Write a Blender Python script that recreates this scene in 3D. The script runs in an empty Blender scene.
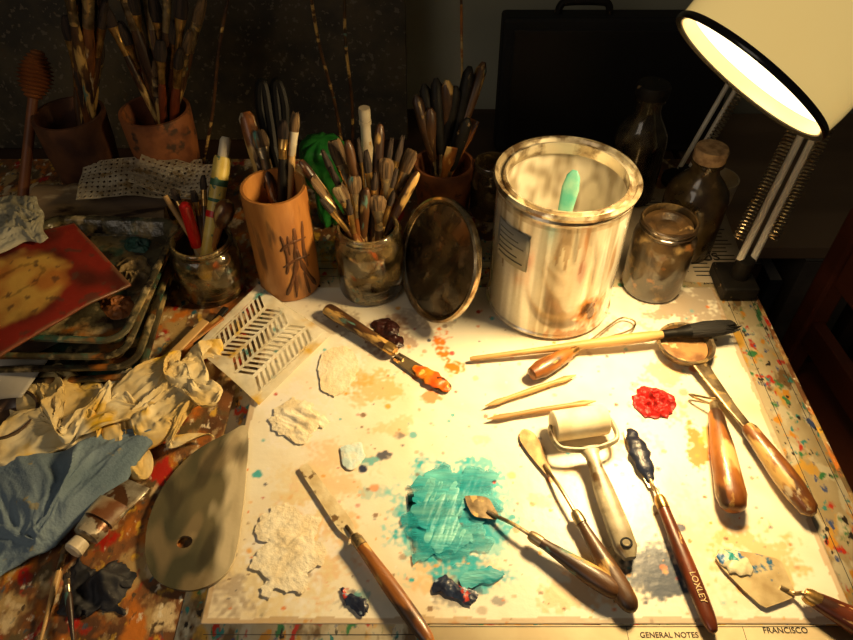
import bpy, bmesh, math, random
from mathutils import Vector, Matrix, noise
R = random.Random(7)
pi = math.pi
sc = bpy.context.scene
sc.view_settings.view_transform = 'Standard'
# ---------------------------------------------------------------- survey helper
# table top is z=0, lens is .645 m above it; table points measured off the photograph
H, F = .645, 700.0
PA = math.radians(45.3); SP, CP = math.sin(PA), math.cos(PA)
def P(u, v, z=0.0):
    a = (u - 426.5) / F; b = (320 - v) / F
    t = (H - z) / (SP - CP * b)
    return Vector((a * t, (CP + SP * b) * t, z))
BZ = .003   # top of white board
cl = lambda x, a=0, b=1: max(a, min(b, x))
V3 = Vector
# ---------------------------------------------------------------- materials
MC = {}
def M(name, c1, c2=None, s=40, rough=.5, metal=0, bump=0, bs=None, spots=(), st=(1,1,1), alpha=None, coat=0, lo=.42, hi=.6, attr=False, emis=None, soft=.03, spec=.5, glass=None):
    if name in MC: return MC[name]
    m = bpy.data.materials.new(name); m.use_nodes = True; MC[name] = m
    nt = m.node_tree; N = nt.nodes; L = nt.links
    bs_ = N['Principled BSDF']
    tc = N.new('ShaderNodeTexCoord'); mp = N.new('ShaderNodeMapping'); mp.inputs['Scale'].default_value = st
    L.new(tc.outputs['Object'], mp.inputs['Vector'])
    oi = N.new('ShaderNodeObjectInfo'); mu = N.new('ShaderNodeMath'); mu.operation = 'MULTIPLY'; mu.inputs[1].default_value = 37
    L.new(oi.outputs['Random'], mu.inputs[0])
    def nz(scale, det, off):
        ad = N.new('ShaderNodeMath'); ad.operation = 'ADD'; ad.inputs[1].default_value = off
        L.new(mu.outputs[0], ad.inputs[0])
        n = N.new('ShaderNodeTexNoise'); n.noise_dimensions = '4D'
        n.inputs['Scale'].default_value = scale; n.inputs['Detail'].default_value = det
        L.new(mp.outputs[0], n.inputs['Vector']); L.new(ad.outputs[0], n.inputs['W'])
        return n.outputs['Fac']
    def mr(sock, a, b, c=0, d=1):
        x = N.new('ShaderNodeMapRange'); L.new(sock, x.inputs[0])
        for i, v in enumerate((a, b, c, d)): x.inputs[i+1].default_value = v
        return x.outputs[0]
    def mix(f, A, B):
        x = N.new('ShaderNodeMix'); x.data_type = 'RGBA'; L.new(f, x.inputs[0])
        for i, v in ((6, A), (7, B)):
            if isinstance(v, tuple): x.inputs[i].default_value = (*v, 1)
            else: L.new(v, x.inputs[i])
        return x.outputs[2]
    col = None
    if attr:
        at = N.new('ShaderNodeAttribute'); at.attribute_name = 'Col'; col = at.outputs['Color']
    if col is None:
        c2 = c2 or tuple(x*.7 for x in c1)
        col = mix(mr(nz(s, 6, 0), lo, hi), c1, c2)
    for i, (c, ss, th) in enumerate(spots):
        col = mix(mr(nz(ss, 4, 3.7*(i+1)), th, th+soft), col, c)
    L.new(col, bs_.inputs['Base Color'])
    bs_.inputs['Roughness'].default_value = rough; bs_.inputs['Metallic'].default_value = metal
    bs_.inputs['Coat Weight'].default_value = coat; bs_.inputs['Specular IOR Level'].default_value = spec
    if alpha: L.new(mr(nz(s, 4, 9), .35, .65, alpha[0], alpha[1]), bs_.inputs['Alpha'])
    nrm_ = None
    if bump:
        bn = N.new('ShaderNodeBump'); bn.inputs['Strength'].default_value = bump; bn.inputs['Distance'].default_value = .002
        L.new(nz(bs or s*2, 5, 5), bn.inputs['Height']); L.new(bn.outputs[0], bs_.inputs['Normal']); nrm_ = bn.outputs[0]
    if emis:
        bs_.inputs['Emission Color'].default_value = (*emis[0], 1); bs_.inputs['Emission Strength'].default_value = emis[1]
    if glass:   # (dirt lo, dirt hi, tint): thin-walled grimy glass with sharp reflections
        tr = N.new('ShaderNodeBsdfTransparent'); tr.inputs[0].default_value = (*glass[2], 1)
        gl = N.new('ShaderNodeBsdfGlossy'); gl.inputs['Roughness'].default_value = .04; gl.inputs[0].default_value = (1,1,1,1)
        m1 = N.new('ShaderNodeMixShader'); m2 = N.new('ShaderNodeMixShader'); fr = N.new('ShaderNodeFresnel'); fr.inputs[0].default_value = 1.55
        L.new(mr(nz(s, 4, 9), .40, .62, glass[0], glass[1]), m1.inputs[0]); L.new(tr.outputs[0], m1.inputs[1]); L.new(bs_.outputs[0], m1.inputs[2])
        L.new(fr.outputs[0], m2.inputs[0]); L.new(m1.outputs[0], m2.inputs[1]); L.new(gl.outputs[0], m2.inputs[2])
        if nrm_: L.new(nrm_, gl.inputs['Normal'])
        L.new(m2.outputs[0], N['Material Output'].inputs[0])
    return m
wood = M('wood_varnish', (.22,.075,.016), (.08,.026,.008), 60, .4, coat=.2, st=(.35,1,1), bump=.4, spots=(((.55,.36,.12),50,.55),((.03,.015,.01),45,.54),((.5,.42,.28),100,.62)), soft=.05)
wood_d = M('wood_dark', (.10,.042,.013), (.03,.013,.007), 60, .45, coat=.1, st=(.35,1,1), bump=.4, spots=(((.55,.34,.10),60,.55),((.1,.22,.18),90,.63)), soft=.05)
wood_r = M('wood_red', (.18,.036,.010), (.08,.017,.006), 60, .35, coat=.3, st=(.35,1,1), bump=.1, spots=(((.6,.38,.16),150,.65),((.04,.012,.006),50,.56)), soft=.05)
wood_l = M('wood_pale', (.58,.36,.13), (.38,.21,.07), 50, .5, st=(.15,1,1), bump=.1, spots=(((.25,.12,.04),90,.62),))
wood_o = M('wood_orange', (.36,.13,.022), (.18,.055,.010), 50, .4, st=(.35,1,1), coat=.2, bump=.4, spots=(((.6,.42,.16),45,.54),((.05,.022,.010),40,.54),((.5,.3,.08),90,.6)), soft=.06)
bamboo = M('bamboo_wood', (.54,.24,.06), (.34,.13,.03), 30, .4, st=(1,1,.2), coat=.2, bump=.15, spots=(((.16,.07,.025),50,.60),), soft=.08)
terra = M('terracotta', (.32,.11,.035), (.16,.05,.018), 30, .6, bump=.2, spots=(((.07,.035,.02),50,.58),), soft=.08)
steel = M('tool_steel', (.58,.49,.34), (.32,.24,.15), 60, .3, .9, spots=(((.26,.15,.06),60,.56),((.6,.5,.3),90,.58)), soft=.08)
steel_b = M('bright_rim_steel', (.7,.58,.38), (.34,.25,.14), 60, .22, .95, spots=(((.16,.09,.04),60,.6),), soft=.08)
steel_d = M('tool_steel_tarnished', (.38,.29,.17), (.13,.09,.05), 60, .35, .8, spots=(((.6,.42,.18),70,.56),))
brass = M('ferrule_brass', (.62,.38,.12), (.24,.13,.04), 80, .3, .85)
brist = M('bristle_dark', (.045,.026,.016), (.013,.008,.006), 300, .8, bump=.8, bs=500, st=(.1,1,1))
brist_t = M('bristle_tan', (.19,.11,.045), (.06,.036,.018), 300, .8, bump=.8, bs=500, st=(.1,1,1), spots=(((.05,.17,.17),90,.65),((.5,.38,.2),80,.61)), soft=.05)
black = M('black_plastic', (.010,.009,.008), (.018,.015,.012), 60, .5, spots=(((.3,.2,.1),120,.68),), spec=.2)
blackp = M('black_gloss', (.005,.005,.005), (.008,.007,.006), 60, .5, spec=.15)
blackm = M('black_matte', (.010,.010,.010), (.006,.006,.007), 5, .8)
glass = M('dirty_glass', (.28,.20,.08), (.10,.06,.02), 40, .3, bump=.15, glass=(.08,.75,(.86,.80,.66)), spots=(((.6,.42,.14),50,.6),((.4,.1,.02),60,.62),((.03,.2,.18),60,.62)), soft=.08)
glass_d = M('brown_grimy_glass', (.10,.065,.025), (.035,.022,.010), 30, .3, bump=.2, glass=(.45,.95,(.55,.42,.24)), spots=(((.32,.22,.09),50,.6),), soft=.12)
glass_g = M('grime_coated_glass', (.085,.052,.02), (.028,.016,.008), 30, .3, bump=.6, bs=45, glass=(.92,1,(.5,.38,.2)), spots=(((.34,.23,.09),30,.58),((.025,.017,.01),36,.53),((.3,.12,.03),60,.62)), soft=.1)
glass_c = M('clear_bottle_glass', (.2,.16,.09), (.09,.07,.045), 30, .3, glass=(.05,.5,(.75,.72,.6)))
white_p = M('white_plastic', (.70,.62,.46), (.56,.46,.3), 30, .4, spots=(((.5,.3,.1),90,.64),))
red_p = M('red_plastic', (.75,.015,.01), (.5,.01,.008), 30, .35)
yel_p = M('yellow_tube', (.85,.66,.16), (.7,.5,.1), 60, .4, spots=(((.1,.2,.12),90,.6),))
green_p = M('green_translucent_plastic', (.03,.26,.04), (.012,.14,.02), 30, .3, alpha=(.8,.97), bump=.2)
cork = M('cork', (.55,.36,.18), (.32,.19,.09), 120, .8, bump=.4)
# ---------------------------------------------------------------- mesh helpers
def mk(name, verts, faces, mat, parent=None, loc=(0,0,0), ang=35, smooth=True):
    me = bpy.data.meshes.new(name); me.from_pydata([tuple(v) for v in verts], [], faces)
    bm = bmesh.new(); bm.from_mesh(me); bmesh.ops.recalc_face_normals(bm, faces=bm.faces); bm.to_mesh(me); bm.free()
    if smooth:
        me.polygons.foreach_set('use_smooth', [True]*len(me.polygons))
        me.set_sharp_from_angle(angle=math.radians(ang))
    me.materials.append(mat)
    o = bpy.data.objects.new(name, me); sc.collection.objects.link(o)
    o.location = loc
    if parent: o.parent = parent
    return o
def setcol(o, cols):
    at = o.data.color_attributes.new('Col', 'FLOAT_COLOR', 'POINT')
    at.data.foreach_set('color', [x for c in cols for x in (*c, 1)])
def tag(o, label, cat, group=None, kind=None):
    o['label'] = label; o['category'] = cat
    if group: o['group'] = group
    if kind: o['kind'] = kind
    return o
def thing(name, label, cat, A=(0,0,0), B=None, group=None):
    e = bpy.data.objects.new(name, None); sc.collection.objects.link(e); e.empty_display_size = .02
    A = Vector(A)
    if B is not None:
        x = (Vector(B)-A).normalized()
        up = Vector((0,0,1)) if abs(x.z) < .95 else Vector((0,-1,0))
        y = up.cross(x).normalized(); z = x.cross(y)
        m = Matrix((x, y, z)).transposed().to_4x4(); m.translation = A; e.matrix_world = m
        e['L_'] = (Vector(B)-A).length
    else: e.location = A
    tag(e, label, cat, group)
    return e
def ringfaces(n, m, closed=False):
    f = []
    for i in range(n-1 if not closed else n):
        for j in range(m):
            a = i*m+j; b = i*m+(j+1) % m; i2 = (i+1) % n
            f.append((a, b, i2*m+(j+1) % m, i2*m+j))
    return f
def lathe(name, prof, mat, parent=None, loc=(0,0,0), seg=48, ang=35, wob=0, colf=None, wf=2):
    v = []; loop = prof[0][0] > .0015 or prof[-1][0] > .0015
    if loop and prof[0] == prof[-1]: prof = prof[:-1]
    cols = []
    for r, z in prof:
        for j in range(seg):
            a = 2*pi*j/seg; rr = max(r, 1e-5)
            if wob: rr *= 1+wob*noise.noise(Vector((math.cos(a)*wf, math.sin(a)*wf, z*30)))
            v.append((rr*math.cos(a), rr*math.sin(a), z))
            if colf: cols.append(colf(a, z, rr))
    f = ringfaces(len(prof), seg, loop)
    if not loop: f.append(tuple(range(seg))); f.append(tuple(range((len(prof)-1)*seg, len(prof)*seg)))
    o = mk(name, v, f, mat, parent, loc, ang)
    if colf: setcol(o, cols)
    return o
def loft(name, st, mat, parent=None, seg=18, sq=2.0, ang=40):
    v = []
    for x, y, z, w, h in st:
        for j in range(seg):
            a = 2*pi*j/seg; c, s = math.cos(a), math.sin(a)
            v.append((x, y+w*math.copysign(abs(c)**(2/sq), c), z+h*math.copysign(abs(s)**(2/sq), s)))
    f = ringfaces(len(st), seg); f += [tuple(range(seg)), tuple(range((len(st)-1)*seg, len(st)*seg))]
    return mk(name, v, f, mat, parent, ang=ang)
def tube(name, pts, r, mat, parent=None, seg=10, closed=False, fl=1.0):
    pts = [Vector(p) for p in pts]; n = len(pts)
    rs = r if isinstance(r, (list, tuple)) else [r]*n
    v = []; nrm = None
    for i, p in enumerate(pts):
        if closed: t = pts[(i+1) % n]-pts[i-1]
        else: t = pts[min(i+1, n-1)]-pts[max(i-1, 0)]
        t.normalize()
        if nrm is None:
            nrm = t.cross(Vector((0,0,1)))
            if nrm.length < .1: nrm = t.cross(Vector((1,0,0)))
        nrm = (nrm - t*nrm.dot(t)).normalized(); b = t.cross(nrm)
        for j in range(seg):
            a = 2*pi*j/seg; v.append(p+nrm*math.cos(a)*rs[i]+b*math.sin(a)*rs[i]*fl)
    f = ringfaces(n, seg, closed)
    if not closed: f += [tuple(range(seg)), tuple(range((n-1)*seg, n*seg))]
    return mk(name, v, f, mat, parent)
def cr(pts, k=6, closed=True):
    out = []; n = len(pts)
    rng = range(n) if closed else range(n-1)
    for i in rng:
        g = (lambda q: Vector(pts[q % n])) if closed else (lambda q: Vector(pts[max(0, min(n-1, q))]))
        a, b, c, d = g(i-1), g(i), g(i+1), g(i+2)
        for j in range(k):
            t = j/k
            out.append(.5*((2*b)+(c-a)*t+(2*a-5*b+4*c-d)*t*t+(3*b-a-3*c+d)*t**3))
    if not closed: out.append(Vector(pts[-1]))
    return out
def plate(name, outline, z0, z1, mat, parent=None, loc=(0,0,0)):
    n = len(outline)
    v = [(p[0], p[1], z0) for p in outline]+[(p[0], p[1], z1) for p in outline]
    f = [tuple(range(n)), tuple(range(n, 2*n))]+[(i, (i+1) % n, n+(i+1) % n, n+i) for i in range(n)]
    return mk(name, v, f, mat, parent, loc, ang=30)
def box(name, a, b, mat, parent=None, loc=(0,0,0), bev=.002):
    v = [(x, y, z) for z in (a[2], b[2]) for x, y in ((a[0],a[1]),(b[0],a[1]),(b[0],b[1]),(a[0],b[1]))]
    f = [(0,3,2,1),(4,5,6,7),(0,1,5,4),(1,2,6,5),(2,3,7,6),(3,0,4,7)]
    o = mk(name, v, f, mat, parent, loc, smooth=False)
    if bev:
        m = o.modifiers.new('b', 'BEVEL'); m.width = bev; m.segments = 2
    return o
def rrloft(name, w, d, rad, loops, mat, parent=None, loc=(0,0,0), rot=0):
    v = []; K = 6
    for ins, z in loops:
        for q, (sx, sy) in enumerate(((1,1),(-1,1),(-1,-1),(1,-1))):
            for k in range(K):
                a = pi/2*q+pi/2*k/(K-1)
                v.append((sx*(w/2-rad)+math.cos(a)*max(rad-ins,.0005), sy*(d/2-rad)+math.sin(a)*max(rad-ins,.0005), z))
    n = len(loops); m = 4*K
    f = ringfaces(n, m)+[tuple(range(m)), tuple(range((n-1)*m, n*m))]
    o = mk(name, v, f, mat, parent, loc, ang=50); o.rotation_euler[2] = rot
    return o
def blob(name, px, h, mat, label, z=BZ, freq=140, ani=(1,1), rings=34, rough=.5, jit=.0012, pts=None, rot=0, cat='paint', ridge=False, fall=3):
    w = pts or [P(u, v, z) for u, v in px]
    o2 = cr([(p[0], p[1], 0) for p in w], 24)
    c = sum(o2, Vector((0,0,0)))/len(o2); n = len(o2)
    v = []
    sd = R.random()*50; cr_, sr_ = math.cos(rot), math.sin(rot)
    for k in range(rings, 0, -1):
        s = k/rings
        for i, p in enumerate(o2):
            q = (p-c)*s
            if s > .4:
                g = (s-.4)/.6
                q = q+Vector((noise.noise(Vector((q.x*110+sd, q.y*110, 3)))+.35*noise.noise(Vector((q.x*280+sd, q.y*280, 3))), noise.noise(Vector((q.x*110+sd, q.y*110, 30)))+.35*noise.noise(Vector((q.x*280+sd, q.y*280, 30))), 0))*jit*2*g
            x = q.x*cr_+q.y*sr_; y = -q.x*sr_+q.y*cr_
            n1 = noise.noise(Vector((x*freq*ani[0], y*freq*ani[1], sd))); n2 = noise.noise(Vector((x*freq*2.3*ani[0], y*freq*2.3*ani[1], sd+7)))
            nn = .75*n1+.4*n2
            if ridge: nn = .55-1.5*abs(n1)-.6*abs(n2)
            hh = h*(1-s**fall)*(1-rough+rough*(nn*1.5+.5)) if k < rings else 0
            v.append((q.x, q.y, max(hh, .00005 if k < rings else 0)))
    f = ringfaces(rings, n); f.append(tuple(range((rings-1)*n, rings*n))); f.append(tuple(range(n)))
    o = mk(name, v, f, mat, None, (c.x, c.y, z+.0001), ang=80)
    tag(o, label, cat)
    return o
def sheet(name, c4, nx, ny, colf, zf, mat, thick=0, parent=None, ang=50):
    o0 = Vector(c4[0]); v = []; cols = []
    for j in range(ny+1):
        for i in range(nx+1):
            s, t = i/nx, j/ny
            p = (Vector(c4[0])*(1-s)+Vector(c4[1])*s)*(1-t)+(Vector(c4[3])*(1-s)+Vector(c4[2])*s)*t
            if zf:
                dz = zf(p, s, t); p = p+dz if isinstance(dz, Vector) else p+Vector((0,0,dz))
            v.append(p-o0)
            if colf: cols.append(colf(p, s, t))
    f = [(j*(nx+1)+i, j*(nx+1)+i+1, (j+1)*(nx+1)+i+1, (j+1)*(nx+1)+i) for j in range(ny) for i in range(nx)]
    o = mk(name, v, f, mat, parent, o0, ang=ang)
    if colf: setcol(o, cols)
    if thick:
        m = o.modifiers.new('s', 'SOLIDIFY'); m.thickness = thick; m.offset = 1
    return o
def crumple(name, px, z, amp, freq, mat, label, cat, n=60, dome=.5, thick=.0005, xy=.3, oct=3, ang=22, edge=.25, gain=.5):
    c4 = [P(u, v, z) for u, v in px]; sd = R.random()*90
    def zf(p, s, t):
        w = Vector((noise.noise(p*freq*.6), noise.noise(p*freq*.6+Vector((7,7,7))), 0))*.6
        q = Vector((p.x*freq, p.y*freq, sd))+w
        r = 0; a = 1; g = 1
        for i in range(oct):
            r += a*(1-min(1, 2.6*abs(noise.noise(q*g+Vector((i*9,0,0)))))); a *= gain; g *= 2.0
        e = noise.noise(q*.35+Vector((9,0,0)))
        dm = (math.sin(pi*s)*math.sin(pi*t))**.5 if 0 < s < 1 and 0 < t < 1 else 0
        hz = amp*(dome*dm+(.55*r+.7*(e+.4))*(edge+(1-edge)*dm))
        k = amp*xy*2
        return Vector((k*noise.noise(q*.7+Vector((5,5,5)))*2, k*noise.noise(q*.7+Vector((15,5,5)))*2, max(hz, 0.0)))
    o = sheet(name, c4, n, n, None, zf, mat, thick, ang=ang)
    return tag(o, label, cat)
def text(body, size, mat, parent, mtx, name='lettering', ext=.0001, off=0):
    cu = bpy.data.curves.new('t', 'FONT'); cu.body = body; cu.size = size; cu.extrude = ext; cu.offset = off
    to = bpy.data.objects.new('t', cu); sc.collection.objects.link(to)
    bpy.context.view_layer.update()
    me = bpy.data.meshes.new_from_object(to.evaluated_get(bpy.context.evaluated_depsgraph_get()))
    bpy.data.objects.remove(to); me.materials.clear(); me.materials.append(mat)
    o = bpy.data.objects.new(name, me); sc.collection.objects.link(o); o.parent = parent; o.matrix_local = mtx
    return o
# ---------------------------------------------------------------- room
dk = M('grey_green_wall_paint', (.42,.42,.32), (.36,.36,.27), 3, .8)
flm = M('floor_boards', (.05,.03,.018), (.025,.014,.008), 6, .6, st=(1,.15,1))
def struct(o): o['kind'] = 'structure'; return o
struct(box('floor', (-1.6,-.8,-.80), (1.8,1.3,-.75), flm, bev=0))
struct(box('wall_back', (-1.6,1.3,-.8), (1.8,1.36,1.6), dk, bev=0))
struct(box('wall_left', (-1.66,-.8,-.8), (-1.6,1.36,1.6), dk, bev=0))
struct(box('wall_right', (1.8,-.8,-.8), (1.86,1.36,1.6), dk, bev=0))
# ---------------------------------------------------------------- table
tabm = M('paint_splattered_table', (.26,.10,.03), (.10,.045,.02), 22, .45, bump=.8, bs=90, lo=.4, hi=.6, st=(1,.7,1),
   spots=(((.55,.17,.02),24,.52),((.45,.3,.12),34,.53),((.13,.09,.04),30,.55),((.65,.5,.28),45,.56),((.45,.02,.01),45,.6),((.02,.1,.14),60,.62),((.75,.66,.48),100,.60),((.65,.38,.04),60,.6),((.10,.06,.03),120,.59)), soft=.07)
tb = thing('work_table', 'paint-splattered wooden work table under all the tools', 'table', (0,.55,-.75))
box('table_top', (-.95,-.45,.72), (.445,.47,.75), tabm, tb)
for x in (-.9,.40):
    for y in (-.40,.42): box('leg', (x-.025,y-.025,0), (x+.025,y+.025,.72), wood_d, tb)
shp = M('plan_sheet_paper', (.64,.54,.34), (.46,.35,.18), 20, .6, st=(1,.6,1), spots=(((.72,.40,.06),30,.55),((.72,.64,.44),36,.54),((.22,.13,.05),34,.57),((.05,.25,.08),60,.60),((.6,.04,.015),70,.60),((.06,.10,.28),90,.615),((.05,.30,.28),110,.62),((.75,.33,.03),60,.60),((.03,.02,.015),120,.62)), soft=.05)
ink = M('printing_ink', (.02,.02,.025), None, 10, .7)
ps = thing('plan_sheet', 'paint-flecked printed drawing sheet spread under the white board', 'paper', (0,0,0))
sheet('sheet', [(-.225,.17,.0002),(.438,.17,.0002),(.438,.80,.0002),(-.225,.80,.0002)], 4, 4, None, None, shp, .0006, ps)
clean = M('title_block_paper', (.66,.58,.38), (.58,.48,.3), 20, .7)
sheet('title_block', [(.0,.17,.0009),(.41,.17,.0009),(.41,.249,.0009),(.0,.249,.0009)], 2, 2, None, None, clean, .0001, ps)
def flat(x, y, z, r=0): return Matrix.Translation((x,y,z)) @ Matrix.Rotation(r,4,'Z')
q = P(640,638); text('GENERAL NOTES', .0068, ink, ps, flat(q.x, q.y, .0013), off=.00005)
q = P(763,633); text('FRANCISCO', .0074, ink, ps, flat(q.x, q.y-.0005, .0013), off=.00005)
q = P(703,285); text('2008', .010, ink, ps, flat(q.x, q.y, .0013, .1), off=.0001)
for x0,y0,x1,y1 in ((.0,.2475,.40,.2480),(.0,.2335,.40,.2339),(.18,.2335,.1804,.2481),(.285,.2335,.2854,.2481),(-.2,.2405,0,.2409),(-.2,.722,.2,.7226),(-.2,.738,.25,.7386),(-.2,.754,.25,.7546),(.40,.20,.4005,.72),(.432,.20,.4325,.76)):
    box('printed_line', (x0,y0,.0009), (x1,y1,.00125), ink, ps, bev=0)
# ---------------------------------------------------------------- white board with stains
stains = []
def S(u, v, ru, rv, c, k):
    p = P(u, v, BZ); a = P(u+ru, v, BZ); b = P(u, v-rv, BZ)
    stains.append((p.x, p.y, a.x-p.x, b.y-p.y, c, k, R.random()*40))
Y=(.75,.36,.03); O=(.75,.2,.015); T=(.02,.4,.45); BR=(.2,.1,.04); W=(.85,.82,.75); NV=(.03,.04,.09)
CR=(.78,.66,.40)
for a in ((378,385,28,16,Y,.6),(350,378,20,14,Y,.55),(442,343,10,15,O,1),(457,366,14,7,O,1),(415,374,8,5,O,.8),(352,400,14,8,Y,.5),(290,505,26,16,Y,.6),
          (320,545,40,45,Y,.45),(370,460,14,6,T,.8),(383,455,8,5,NV,.9),(698,447,10,28,O,.95),(712,440,16,12,Y,.8),(665,372,24,14,Y,.5),
          (760,560,50,36,Y,.6),(450,565,45,25,Y,.4),(395,425,20,12,Y,.4),(375,490,18,8,T,.4),(400,510,12,8,T,.6),
          (500,600,10,5,NV,.6),(350,600,14,14,NV,.75),(362,596,10,8,T,.5),(263,611,6,6,NV,1),(240,590,30,25,BR,.5),(420,640,60,20,Y,.5),
          (230,480,14,60,W,.8),(590,330,60,14,BR,.4),(690,300,60,20,BR,.6),(570,470,12,8,Y,.5),(480,440,14,6,O,.3),(620,450,14,10,Y,.4),
          (330,320,30,14,BR,.5),(420,318,40,10,BR,.4),(280,400,25,20,W,.7),(580,590,40,20,Y,.5),(700,560,40,60,Y,.2),(430,395,16,6,O,.8),(540,500,12,8,O,.4),(330,470,40,30,Y,.35),
          (288,552,52,56,CR,.8),(292,548,44,50,W,.85),(300,420,36,28,W,.8),(338,368,26,26,W,.8),(455,515,60,60,(.1,.55,.58),.7),(455,515,52,54,(.02,.42,.50),.95),(452,515,44,46,(.01,.38,.46),.9),(480,480,30,22,(.03,.48,.54),.8),(478,578,30,14,(.02,.42,.5),.8),(455,592,26,16,NV,.6),(655,403,26,20,(.6,.1,.03),.5),
          (655,572,30,36,(.09,.12,.16),1),(655,572,24,28,(.035,.055,.09),.9),(655,575,22,20,(.04,.06,.10),.9),(622,582,16,12,(.15,.17,.20),.7),(388,335,24,18,(.25,.08,.03),.6),(300,480,30,20,CR,.6),(640,440,20,14,NV,.3)):
    S(*a)
for i in range(560):
    u = R.uniform(225,800); v = R.uniform(305,630); r = R.uniform(.8,3.0) if R.random()<.92 else R.uniform(3,6)
    S(u, v, r, r*.8, R.choice((Y,O,O,T,BR,BR,NV,W,(.5,.03,.02),Y)), R.uniform(.4,1))
def bcol(p, s, t):
    n1 = noise.noise(Vector((p.x*9, p.y*9, 1))); n2 = noise.noise(Vector((p.x*60, p.y*60, 4))); n3 = noise.noise(Vector((p.x*25+p.y*10, p.y*25, 9)))
    c = Vector((.83,.79,.65)); k = cl(.2+.6*n1+.25*n2+.5*n3); c = c.lerp(Vector((.70,.52,.27)), k*.6)
    for x, y, rx, ry, cc, kk, sd in stains:
        dx = (p.x-x)/rx; dy = (p.y-y)/ry; d = dx*dx+dy*dy
        if d < 2.6:
            big = rx > .006
            d += (1.3 if big else .8)*noise.noise(Vector((p.x*55+sd, p.y*55, sd)))+(1.0 if big else .4)*noise.noise(Vector((p.x*210+sd, p.y*210, sd)))
            a = cl((1-d)*1.6)*kk
            c = c.lerp(Vector(cc), a)
    e = min(s*.6, (1-s)*.6, t*.45)
    e += .004*noise.noise(Vector((p.x*40, p.y*40, 8)))
    if e < .006: c = c.lerp(Vector((.4,.24,.1)), .6)
    return tuple(c)
bdm = M('board_enamel', (1,1,1), attr=True, rough=.35, bump=.2, s=60, bs=120)
tag(sheet('white_mixing_board', [(-.205,.25,.001),(.39,.25,.001),(.39,.70,.001),(-.205,.70,.001)], 380, 290, bcol, None, bdm, .002),
    'white painted mixing board stained with yellow, orange and turquoise paint', 'board')
# ---------------------------------------------------------------- paint blobs
turq = M('turquoise_paint', (.01,.38,.46), (.14,.6,.6), 70, .45, st=(.22,1,1), bump=.9, bs=170, lo=.44, hi=.66, alpha=(.0,1.0))
turq2 = M('turquoise_paint_thick', (.01,.36,.44), (.20,.62,.60), 70, .45, st=(.2,1,1), bump=1, bs=200, lo=.44, hi=.64, alpha=(.5,1.4))
o = blob('paint_smear', [(428,472),(444,464),(458,474),(476,466),(498,476),(490,494),(502,510),(484,524),(494,548),(472,552),(456,568),(434,558),(412,564),(414,542),(402,522),(416,505),(410,487)], .0008, turq,
     'large scraped turquoise paint smear spread across the white board', freq=170, ani=(.2,1), rot=1.2, jit=.003)
blob('paint_smear', [(424,486),(440,478),(458,486),(470,500),(460,520),(472,540),(450,552),(430,548),(424,530),(412,512)], .0012, turq2, 'dry brushed centre of the turquoise paint smear', freq=190, ani=(.15,1), rot=1.2, rough=.9, z=BZ+.0002, jit=.003)
blob('paint_smear', [(462,574),(480,568),(502,570),(500,582),(478,585),(462,590)], .0010, turq2, 'small turquoise paint dab beside the large smear', freq=220, ani=(.3,1), jit=.002)
whm = M('white_impasto', (.86,.80,.62), (.82,.70,.46), 40, .5, bump=1, bs=160)
blob('paint_smear', [(266,512),(285,502),(302,514),(320,518),(316,540),(328,556),(310,572),(304,592),(285,588),(264,598),(262,578),(250,562),(262,545),(256,528)], .0026, whm, 'rough patch of dried cream-white paint on the board', freq=105, ani=(.3,1), rot=.7, rough=1, fall=1.4, jit=.003)
blob('paint_smear', [(276,408),(300,398),(316,410),(329,420),(314,432),(304,444),(285,438),(270,425)], .0050, whm, 'curled white paint scraping near the plastic stencil', freq=80, ani=(.35,1), rot=-.4, rough=1, fall=1.5, jit=.003)
blob('paint_smear', [(322,355),(345,346),(358,360),(352,382),(335,396),(320,385)], .0010, whm, 'smooth thin white paint smear on the board', freq=60, ani=(.3,1), rot=1, rough=.9, jit=.002, fall=1.3)
blob('paint_smear', [(343,446),(360,443),(364,458),(352,470),(341,460)], .0014, M('pale_blue_paint', (.55,.72,.72), (.8,.78,.66), 90, .5, bump=.6), 'pale blue-white paint dab', freq=100, jit=.002)
redm = M('red_paint', (.50,.007,.004), (.24,.003,.003), 70, .5, bump=1, bs=150)
blob('paint_blob', [(634,395),(645,386),(662,390),(676,402),(668,416),(650,418),(636,408)], .009, redm, 'thick rough red paint blob on the board', freq=80, rough=.9, jit=.002, ridge=True, fall=2)
mar = M('maroon_paint', (.04,.010,.008), (.015,.005,.005), 70, .35, bump=.5)
blob('paint_blob', [(372,322),(388,318),(399,326),(396,336),(380,336)], .006, mar, 'dark maroon paint blob next to the wooden knife', freq=90, jit=.002)
blob('paint_blob', [(384,337),(398,334),(404,343),(396,350),(384,346)], .005, mar, 'dark maroon paint blob next to the wooden knife', freq=90, jit=.002)
navy = M('navy_paint', (.010,.014,.035), (.02,.035,.08), 60, .35, bump=.6, spots=(((.5,.04,.02),60,.6),((.3,.4,.5),70,.62)))
navy_s = M('navy_paint_plain', (.006,.009,.026), (.012,.018,.045), 60, .35, bump=.8)
blob('paint_smear', [(434,580),(448,576),(460,586),(478,592),(470,603),(456,598),(436,592)], .0022, navy, 'navy and red paint smear below the turquoise patch', freq=100, jit=.002)
blob('paint_smear', [(338,590),(350,592),(366,598),(370,612),(356,612),(344,600)], .0014, navy, 'thin dark blue paint smear beside the cream patch', freq=100, jit=.003)
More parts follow.
